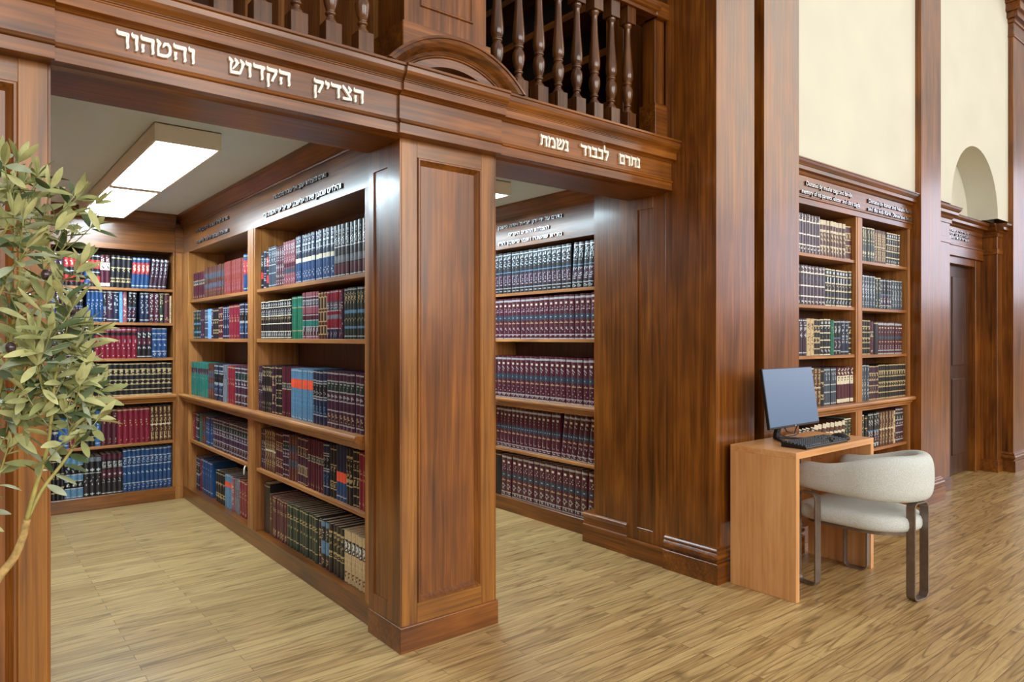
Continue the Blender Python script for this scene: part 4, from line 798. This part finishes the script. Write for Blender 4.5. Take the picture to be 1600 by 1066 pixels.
wall_row(1.571, 0, 0.262, [(10, 'whiteband', 1, 1, 0, 'a'), (8, 'ornblack', .98, 1, 0, 'a')], 43)
wall_row(1.571, 1, 0.235, [(6, 'greysilver', 1.03, .9, 0, 'a'), (2, 'greencream', 1, 1, 0, 'a'), (4, 'silverblack', .98, 1, 0, 'a'), (4, 'greysilver', .97, 1, 0, 'a'), (1, None, 1, .6, 0, '')], 44)
wall_row(1.230, 0, 0.248, [(3, 'skybook', .98, .9, 0, 'a'), (2, 'ornplum', 1, 1, 0, 'a'), (2, 'whitebook', 1, 1, 0, 'a'), (2, 'blackgilt', .99, .9, 0, 'a'), (3, 'ornblack', 1, 1, 0, 'a'), (1, 'greenbook', .98, 1, 0, 'a'), (2, 'silverblack', .98, 1, 0, 'a'), (2, 'ornnavy', .98, 1.3, 0, 'a'), (1, 'blackgilt', .96, .8, 0, 'a')], 45)
wall_row(1.224, 1, 0.252, [(4, 'blackgilt', 1.02, 1, 0, 'a'), (1, 'maroonplain', .98, 1.4, 0, 'a'), (1, 'bigblack', .98, 1.6, 0, 'a'), (9, 'talmud', .98, 1.05, 0, 'a'), (1, None, 1, .5, 0, '')], 46)
wall_row(0.884, 0, 0.262, [(7, 'greencream', 1.0, 1, 0, 'a'), (2, 'goldbright', 1, 1.1, 0, 'a'), (1, 'slim_black', .98, 1, 0, 'a'), (4, 'greyset', .98, 1, 0, 'a'), (5, 'maroonlabel', .98, 1.15, 0, 'a')], 47, 0.012)
wall_row(0.884, 1, 0.258, [(3, 'greysilver', 1.02, 1, 0, 'a'), (4, 'plumgilt', .98, .9, 0, 'a'), (11, 'blackgilt', 1, 1, 0, 'a')], 48, 0.012)
wall_row(0.519, 0, 0.25, [(5, 'ornblack', .9, 1, 12, 'a'), (8, 'creamgold', .95, 1, 9, 'a'), (2, 'greencream', 1, 1, 0, 'a')], 49)
wall_row(0.519, 1, 0.262, [(2, 'greencream', .98, 1, 0, 'a'), (1, 'slim_black', .96, 1, 0, 'a'), (4, 'silverblack', 1, 1.1, 2, 'a'), (5, 'goldbright', 1, 1.1, 2, 'a'), (1, 'whitebook', .98, .8, 0, 'a'), (3, 'plumset', 1.04, 1.1, 0, 'a')], 50)
ro = REST.build('books', REST_M, None, (0, 0, 0))
tag(ro, 'rows of bound books on the far bay, upper rear and desk-side shelves', 'books', 'books on the farther shelves', 'stuff')

# ------------------------------------------------------------------ desk
DX0, DX1, DY0, DY1, DZ = 3.332, 4.205, 1.832, 2.215, 0.764
desk = thing('desk', 'small maple waterfall desk standing against the tall pilasters', 'desk', ((DX0+DX1)/2, (DY0+DY1)/2, 0)); OK = ((DX0+DX1)/2, (DY0+DY1)/2, 0)
T = 0.034
MB().box(DX0, DY0, DZ-T, DX1, DY1, DZ).build('desktop', MAPLEX, desk, OK, 0.0015, 1)
for x in (DX0, DX1-T): MB().box(x, DY0, 0, x+T, DY1, DZ-T).build('side_panel', MAPLE, desk, OK, 0.0015, 1)
MB().box(DX0+T, DY1-0.02, 0.30, DX1-T, DY1-0.002, DZ-T).build('modesty_panel', MAPLEX, desk, OK, 0.001, 1)
mb = MB().box(DX0+T, DY0+0.02, DZ-T-0.03, DX0+T+0.05, DY0+0.05, DZ-T); mb.box(DX0+T+0.02, DY0+0.015, DZ-T-0.022, DX0+T+0.035, DY0+0.02, DZ-T-0.008); mb.build('bracket', BLACKP, desk, OK, 0.001, 1)

# ------------------------------------------------------------------ monitor on a V stand
mo = thing('monitor', 'flat black monitor with blue-grey reflection painted on its blank screen, tilted back on the desk', 'monitor', (3.715, 2.12, DZ)); OM = (3.715, 2.12, DZ)
tl = math.radians(8.5); MC = Vector((3.715, 2.075, 1.013)); RM = Matrix.Translation(MC) @ Matrix.Rotation(-tl, 4, 'X')
def mon(mb):
    mb.v = [tuple(RM @ Vector(p)) for p in mb.v]; return mb
w2, h2 = 0.268, 0.167
mon(MB().box(-w2, -0.006, -h2, w2, 0.012, h2).box(-0.16, 0.012, -0.12, 0.16, 0.030, 0.10)).build('casing', BLACKP, mo, OM, 0.003, 2)
mon(MB().box(-w2+0.004, -0.0075, -h2+0.012, w2-0.004, -0.006, h2-0.004)).build('screen', SCREEN, mo, OM)
mon(MB().lathe([(0.0055, -0.0082), (0.0055, -0.0062)], 0, 0, 16)).v
lg = MB().lathe([(0.005, 0), (0.005, 0.0012)], 0, 0, 18); lgo = lg.build('emblem', SILVER, mo, (0, 0, 0)); lgo.matrix_local = Matrix.Translation(-Vector(OM)) @ RM @ Matrix.Translation((0, -0.0062, -h2+0.006)) @ Matrix.Rotation(HP, 4, 'X')
mb = MB(); mb.grid([[(3.69, 2.10, 1.02), (3.74, 2.10, 1.02), (3.74, 2.118, 1.02), (3.69, 2.118, 1.02)], [(3.69, 2.125, 0.90), (3.74, 2.125, 0.90), (3.74, 2.145, 0.90), (3.69, 2.145, 0.90)], [(3.695, 2.150, 0.80), (3.735, 2.150, 0.80), (3.735, 2.172, 0.80), (3.695, 2.172, 0.80)], [(3.695, 2.150, DZ+0.002), (3.735, 2.150, DZ+0.002), (3.735, 2.176, DZ+0.002), (3.695, 2.176, DZ+0.002)]], 0, False, True, True)
mb.build('neck', BLACKP, mo, OM, 0.003, 2)
mb = MB()
for s in (-1, 1):
    a = Vector((3.715, 2.165, DZ)); e = Vector((3.715 + s*0.135, 2.02, DZ)); dv = (e-a).normalized(); nn = Vector((-dv.y, dv.x, 0))*0.011
    mb.prism([(0, 0), (1, 0), (1, 0.008), (0, 0.014)], lambda p, t, a=a, e=e, nn=nn: tuple(a + (e-a)*p[0] + nn*t + Vector((0, 0, p[1]))), -1, 1)
mb.build('stand', BLACKP, mo, OM, 0.002, 2)
mb = MB().tube([(3.70, 2.10, 0.93), (3.70, 2.12, 0.86), (3.735, 2.11, 0.81), (3.80, 2.10, 0.795), (3.845, 2.11, 0.83), (3.835, 2.115, 0.88), (3.82, 2.105, 0.92)], [0.0035]*7, 8)
mb.tube([(3.735, 2.16, 0.785), (3.80, 2.15, 0.772), (3.92, 2.16, 0.769), (4.01, 2.19, 0.769)], [0.0035]*4, 8); mb.build('cable', BLACKP, mo, OM)

# ------------------------------------------------------------------ keyboard and mouse
kb = thing('keyboard', 'black computer keyboard lying on the desk in front of the monitor', 'keyboard', (3.693, 1.92, DZ)); OKB = (3.693, 1.92, DZ)
kx0, kx1, ky0, ky1 = 3.467, 3.919, 1.850, 1.992
MB().profX([(ky0, DZ+0.001), (ky1, DZ+0.001), (ky1, DZ+0.027), (ky1-0.012, DZ+0.028), (ky0+0.004, DZ+0.014), (ky0, DZ+0.010)], kx0, kx1).build('body', BLACKP, kb, OKB, 0.003, 2)
mb = MB()
def key(x, y, w, dpt=0.0155):
    z = DZ + 0.0135 + (y-ky0)/(ky1-ky0)*0.0145
    b = [(x, y), (x+w, y), (x+w, y+dpt), (x, y+dpt)]; q = 0.0022
    tp = [(x+q, y+q), (x+w-q, y+q), (x+w-q, y+dpt-q), (x+q, y+dpt-q)]
    mb.add([(p[0], p[1], z) for p in b] + [(p[0], p[1], z+0.0075) for p in tp], [(0, 1, 5, 4), (1, 2, 6, 5), (2, 3, 7, 6), (3, 0, 4, 7), (4, 5, 6, 7)])
for r in range(6):
    y = ky0 + 0.010 + r*0.0205; x = kx0 + 0.010; ws = [0.0165]*15
    if r == 0: ws = [0.022, 0.018, 0.018, 0.105, 0.018, 0.018, 0.018, 0.02]
    for w in ws: key(x, y, w); x += w + 0.003
    for c in range(3): 
        if not (r == 2 or (r == 1 and c != 1)): key(kx0 + 0.312 + c*0.0195, y, 0.0165)
    for c in range(4): key(kx0 + 0.374 + c*0.0188, y, 0.0162) if r < 5 else None
mb.build('keys', KEYM, kb, OKB)
ms = thing('computer_mouse', 'black computer mouse beside the keyboard at the right end of the desk', 'mouse', (3.99, 1.925, DZ)); OMS = (3.99, 1.925, DZ)
rows = []
for i in range(13):
    u = i/12; yy = 1.925 - 0.056 + 0.112*u; w = 0.030*math.sqrt(max(0.02, 1-(2*u-1)**4)) * (0.95+0.08*math.sin(u*3)); hh = 0.036*math.sin(math.pi*(0.12+0.76*u))**0.8
    rows.append([(3.99 + w*math.cos(math.pi*k/12), yy, DZ + 0.001 + hh*math.sin(math.pi*k/12)**0.7) for k in range(13)])
MB().grid(rows, 0, True, True, True).build('shell', BLACKP, ms, OMS, 0, 2, 1)
mb = MB().lathe([(0.008, -0.003), (0.008, 0.003)], 0, 0, 14); wo = mb.build('scroll_wheel', KEYM, ms); wo.matrix_local = Matrix.Translation((0, -0.030, 0.0235)) @ Matrix.Rotation(HP, 4, 'Y')

# ------------------------------------------------------------------ armchair: wrap-around boucle back, round seat, three bronze strap loops
CX_, CY_ = 3.905, 1.690
ch = thing('armchair', 'cream boucle barrel armchair with bronze strap legs, tucked under the desk', 'armchair', (CX_, CY_, 0)); OC = (CX_, CY_, 0)
def superell(a, b, n, k, N):
    t = 2*math.pi*k/N; c, s_ = math.cos(t), math.sin(t)
    return a*math.copysign(abs(c)**(2/n), c), b*math.copysign(abs(s_)**(2/n), s_)
def upath(R, fl, fr, n_arc=36, n_arm=12):
    """U-shaped plan: left arm end -> round the back -> right arm end; returns (x, y, nx, ny)"""
    out = [(CX_-R+0.016*(1-k/n_arm)**2, fl + (CY_-fl)*k/n_arm, -1, 0) for k in range(n_arm)]
    for k in range(n_arc+1):
        a = math.pi + math.pi*k/n_arc; out.append((CX_ + R*math.cos(a), CY_ + R*math.sin(a), math.cos(a), math.sin(a)))
    out += [(CX_+R-0.02*((k+1)/n_arm)**1.2, CY_ + (fr-CY_)*(k+1)/n_arm, 1, 0) for k in range(n_arm)]
    return out
P_ = upath(0.222, 2.040, 1.985); rows = []; n_ = len(P_) - 1
for i, (px, py, nx, ny) in enumerate(P_):
    f = min(1, max(0, (py - 1.50) / 0.40)); f = f*f*(3-2*f)        # 0 at the back, 1 along the arms
    hgt = 0.119 - 0.044*f; zc = 0.625 - 0.034*f; th = 0.052
    cap = min(i, n_-i)
    if cap < 3: k = (0.35, 0.78, 0.95)[cap]; hgt *= 0.55 + 0.45*k; th *= k
    rows.append([(px + superell(th, hgt, 2.8, k, 28)[0]*nx, py + superell(th, hgt, 2.8, k, 28)[0]*ny, zc + superell(th, hgt, 2.8, k, 28)[1]) for k in range(28)])
MB().grid(rows, 0, True, True, True).build('backrest', BOUCLE, ch, OC, 0, 2, 1)
def splan(e):
    R = 0.225 - e; fr = 2.05 - e; r2 = 0.09; out = []
    for k in range(25): a = math.pi + math.pi*k/24; out.append((CX_ + R*math.cos(a), CY_ + R*math.sin(a)))
    for k in range(9): a = HP*k/8; out.append((CX_ + R - r2 + r2*math.cos(a), fr - r2 + r2*math.sin(a)))
    for k in range(9): a = HP + HP*k/8; out.append((CX_ - R + r2 + r2*math.cos(a), fr - r2 + r2*math.sin(a)))
    return out
rows = [[(x, y, z) for x, y in splan(e)] for e, z in ((0.05, 0.346), (0.02, 0.348), (0.006, 0.358), (0, 0.375), (0.001, 0.40), (0.008, 0.418), (0.022, 0.428), (0.06, 0.433), (0.12, 0.435))]
MB().grid(rows, 0, True, True, True).build('seat', BOUCLE, ch, OC)
rows = [[(x, y, z) for x, y in splan(0.04)] for z in (0.326, 0.348)]
MB().grid(rows, 0, False, True, True).build('seat_base', BRONZE, ch, OC)
def loop(cx, cy, deg, w=0.066, top=0.506, sw=0.023):
    a = math.radians(deg); c = Vector((cx, cy, 0)); tg = Vector((math.cos(a), math.sin(a), 0)); nr = Vector((-math.sin(a), math.cos(a), 0))
    rc = 0.035; pts = []
    for cx2, cz2, a0 in ((w-rc, rc, -90), (w-rc, top-rc, 0), (-w+rc, top-rc, 90), (-w+rc, rc, 180)):
        for k in range(7): pts.append((cx2, cz2, math.radians(a0 + 15*k)))
    rows = []; tk = 0.0085
    for cx2, cz2, q in pts:
        o_ = (cx2 + rc*math.cos(q), cz2 + rc*math.sin(q)); i_ = (cx2 + (rc-tk)*math.cos(q), cz2 + (rc-tk)*math.sin(q))
        rows.append([c + tg*o_[0] + nr*(-sw) + Vector((0, 0, o_[1])), c + tg*o_[0] + nr*sw + Vector((0, 0, o_[1])), c + tg*i_[0] + nr*sw + Vector((0, 0, i_[1])), c + tg*i_[0] + nr*(-sw) + Vector((0, 0, i_[1]))])
    rows.append(rows[0])
    return MB().grid(rows, 0, False, True).build('leg', BRONZE, ch, OC, 0.001, 1)
loop(3.878, 1.470, -8); loop(3.660, 1.945, 80); loop(4.125, 1.895, -84)

# ------------------------------------------------------------------ olive tree (pot and lower trunk stand just outside the frame)
TX, TY = -0.33, 1.86
tree = thing('olive_tree', 'leafy artificial olive tree in front of the left pier', 'potted tree', (TX, TY, 0)); OT = (TX, TY, 0)
POT = plain('pot_ceramic', (60, 58, 56), 0.5); SOIL = plain('soil', (50, 38, 28), 0.95, noise=0.2); BARK = plain('bark', (176, 146, 92), 0.8, noise=0.2, scale=60, bump=0.6); STEMG = plain('green_stem', (160, 152, 84), 0.6, noise=0.12, scale=50)
LEAFS = [plain('leaf_' + nme, c, 0.5, noise=0.12, scale=25, spec=0.35) for nme, c in (('pale', (180, 182, 128)), ('mid', (144, 150, 98)), ('deep', (80, 98, 64)), ('silver', (158, 168, 142)))]
OLIVE = plain('olive_skin', (48, 30, 34), 0.25, noise=0.2, coat=0.4)
MB().lathe([(0.02, 0.0), (0.13, 0.0), (0.15, 0.02), (0.17, 0.28), (0.175, 0.30), (0.155, 0.30), (0.15, 0.27), (0.02, 0.27)], TX, TY, 32).build('pot', POT, tree, OT)
MB().lathe([(0.01, 0.26), (0.148, 0.272), (0.01, 0.285)], TX, TY, 24).build('soil', SOIL, tree, OT)
R_ = random.Random(11)
branches = []
def br(pts, r0, r1):
    P = [Vector(p) for p in pts]; out = []
    for i in range(len(P)-1):
        for k in range(6): 
            t = k/6; p0 = P[max(i-1, 0)]; p1 = P[i]; p2 = P[i+1]; p3 = P[min(i+2, len(P)-1)]
            out.append(0.5*((2*p1) + (-p0+p2)*t + (2*p0-5*p1+4*p2-p3)*t*t + (-p0+3*p1-3*p2+p3)*t**3))
    out.append(P[-1]); n = len(out); branches.append((out, [r0 + (r1-r0)*i/(n-1) for i in range(n)])); return out
BR = [([(0.036, 1.84, 0.77), (0.078, 1.83, 0.844), (0.102, 1.82, 0.88), (0.117, 1.81, 0.926), (0.123, 1.8, 0.962)], 0.0095, 0.0075, 0), ([(0.123, 1.8, 0.962), (0.14, 1.79, 1.04), (0.158, 1.78, 1.114), (0.166, 1.77, 1.197), (0.17, 1.76, 1.265), (0.185, 1.75, 1.347), (0.193, 1.74, 1.402)], 0.0048, 0.002, 1), ([(0.123, 1.8, 0.962), (0.151, 1.808, 1.021), (0.194, 1.816, 1.081), (0.227, 1.824, 1.139), (0.245, 1.832, 1.201), (0.251, 1.84, 1.25)], 0.0045, 0.0018, 1), ([(0.163, 1.79, 1.168), (0.152, 1.767, 1.225), (0.141, 1.743, 1.287), (0.154, 1.72, 1.347)], 0.003, 0.0015, 1), ([(0.218, 1.83, 1.117), (0.206, 1.813, 1.176), (0.218, 1.797, 1.234), (0.228, 1.78, 1.284)], 0.003, 0.0015, 1), ([(0.031, 1.9, 1.029), (0.07, 1.89, 1.193), (0.094, 1.88, 1.305), (0.109, 1.87, 1.432), (0.118, 1.86, 1.53), (0.113, 1.85, 1.612), (0.117, 1.84, 1.681)], 0.005, 0.002, 1), ([(0.094, 1.88, 1.305), (0.13, 1.853, 1.389), (0.169, 1.827, 1.457), (0.212, 1.8, 1.492)], 0.003, 0.0015, 1), ([(0.109, 1.87, 1.432), (0.148, 1.88, 1.484), (0.185, 1.89, 1.538), (0.213, 1.9, 1.578)], 0.003, 0.0015, 1), ([(0.118, 1.86, 1.558), (0.145, 1.847, 1.584), (0.172, 1.833, 1.609), (0.197, 1.82, 1.62)], 0.0028, 0.0014, 1), ([(0.064, 1.9, 1.165), (0.091, 1.867, 1.194), (0.11, 1.833, 1.23), (0.11, 1.8, 1.273)], 0.003, 0.0015, 1), ([(0.053, 1.9, 1.124), (0.08, 1.88, 1.124), (0.102, 1.86, 1.145), (0.119, 1.84, 1.18)], 0.003, 0.0014, 1), ([(0.045, 1.78, 1.36), (0.075, 1.76, 1.439), (0.093, 1.74, 1.491), (0.124, 1.72, 1.53)], 0.003, 0.0015, 1), ([(0.056, 1.8, 1.52), (0.085, 1.783, 1.574), (0.095, 1.767, 1.612), (0.09, 1.75, 1.649)], 0.003, 0.0015, 1), ([(0.055, 1.78, 1.282), (0.097, 1.767, 1.334), (0.142, 1.753, 1.361), (0.178, 1.74, 1.341)], 0.003, 0.0014, 1), ([(0.031, 1.9, 0.891), (0.058, 1.887, 0.972), (0.08, 1.873, 1.055), (0.093, 1.86, 1.111)], 0.003, 0.0015, 0.6)]
for P, r0, r1, dens in BR:
    br(P, r0, r1)
# trunk from the pot to the two stems
br([(TX, TY, 0.26), (TX+0.01, TY, 0.5), (BR[0][0][0][0], BR[0][0][0][1], BR[0][0][0][2])], 0.014, 0.0095)
br([(TX-0.02, TY+0.01, 0.26), (TX-0.03, TY+0.03, 0.7), BR[5][0][0]], 0.011, 0.005)
br([(TX-0.01, TY+0.01, 0.27), (TX-0.06, TY, 0.9), BR[11][0][0]], 0.008, 0.003)
br([(TX-0.06, TY, 0.9), (TX-0.05, TY-0.03, 1.2), BR[12][0][0]], 0.005, 0.003)
for a_, b_ in ((5, 14), (5, 9), (5, 10), (5, 13)):
    br([(BR[a_][0][0]), tuple((x+y)/2 for x, y in zip(BR[a_][0][0], BR[b_][0][0])), BR[b_][0][0]], 0.0035, 0.003)
for i, (pts, rads) in enumerate(branches):
    mb = MB().tube(pts, rads, 7)
    mb.build('branch', BARK if rads[0] > 0.0072 else STEMG, tree, OT)
leafmb = MB()
def leaf(p, dirv, up, L, W, bend, mi_):
    dirv = dirv.normalized(); side = dirv.cross(up)
    if side.length < 1e-3: side = dirv.cross(Vector((1, 0, 0)))
    side.normalize(); nr = side.cross(dirv).normalized()
    prof = [0.08, 0.46, 0.76, 0.94, 1.0, 0.97, 0.82, 0.56, 0.12]; rows = []
    for i, w in enumerate(prof):
        t = i/(len(prof)-1); c = p + dirv*(L*t) + nr*(bend*L*(t*t)) 
        rows.append([c - side*(W*w) + nr*W*w*0.22, c, c + side*(W*w) + nr*W*w*0.22])
    leafmb.grid(rows, mi_, True)
def dress(pts, dens, step=0.0175):
    acc = 0; last = pts[0]; n = len(pts); tot = sum((pts[i+1]-pts[i]).length for i in range(n-1)); run = 0
    for i in range(1, n):
        seg = pts[i]-pts[i-1]; run += seg.length; acc += seg.length
        if run/tot < 0.22 and dens < 2: continue
        if acc >= step:
            acc = 0; ax = seg.normalized()
            q = ax.cross(Vector((R_.uniform(-1, 1), R_.uniform(-1, 1), R_.uniform(-1, 1)))).normalized()
            for s in (-1, 1):
                if R_.random() < 0.06: continue
                dv = (ax*R_.uniform(0.15, 0.7) + q*s*R_.uniform(0.8, 1.0) + Vector((0, 0, R_.uniform(-0.45, 0.15))))
                leaf(pts[i] + q*s*0.002, dv, Vector((R_.uniform(-.6, .6), R_.uniform(-1, .2), R_.uniform(.2, 1))), R_.uniform(0.040, 0.066), R_.uniform(0.0062, 0.0092), R_.uniform(-0.45, 0.25), R_.choice((0, 0, 0, 1, 1, 2, 2, 3)))
    ax = (pts[-1]-pts[-3]).normalized()
    for k in range(3):
        dv = ax + Vector((R_.uniform(-.5, .5), R_.uniform(-.5, .5), R_.uniform(-.3, .5)))*0.8
        leaf(pts[-1], dv, Vector((R_.uniform(-1, 1), R_.uniform(-1, 1), 1)), R_.uniform(0.042, 0.06), 0.0072, R_.uniform(-.3, .2), R_.choice((0, 0, 1)))
nb = len(BR)
for (pts, rads), (P, r0, r1, dens) in zip(branches[:nb], BR):
    if not dens: continue
    dress(pts, dens)
    # side twigs
    for k in range(len(pts)//4):
        i = R_.randrange(len(pts)//4, len(pts)-1); ax = (pts[i+1]-pts[i]).normalized()
        dv = (ax*0.8 + Vector((R_.uniform(-.8, .8), R_.uniform(-.8, .8), R_.uniform(-.3, .7)))).normalized()
        tw = [pts[i] + dv*(0.017*q) + Vector((0, 0, 0.0006*q*q)) for q in range(6)]
        leafmb.tube(tw, [0.0012]*6, 5, 1); dress(tw, 2, 0.02)
leafmb.build('foliage', LEAFS, tree, OT, recalc=False)
for x, y, z in ((0.052, 1.74, 1.70), (0.15, 1.72, 1.48), (0.09, 1.70, 1.33), (0.035, 1.72, 1.43), (0.20, 1.76, 1.41)):
    mb = MB().lathe([(0.001, -0.0115), (0.005, -0.0105), (0.0082, -0.006), (0.0092, 0), (0.0082, 0.006), (0.005, 0.0105), (0.001, 0.0115)], 0, 0, 14)
    mb.v = [(a+x, b_+y, c+z) for a, b_, c in mb.v]; mb.build('olive', OLIVE, tree, OT)
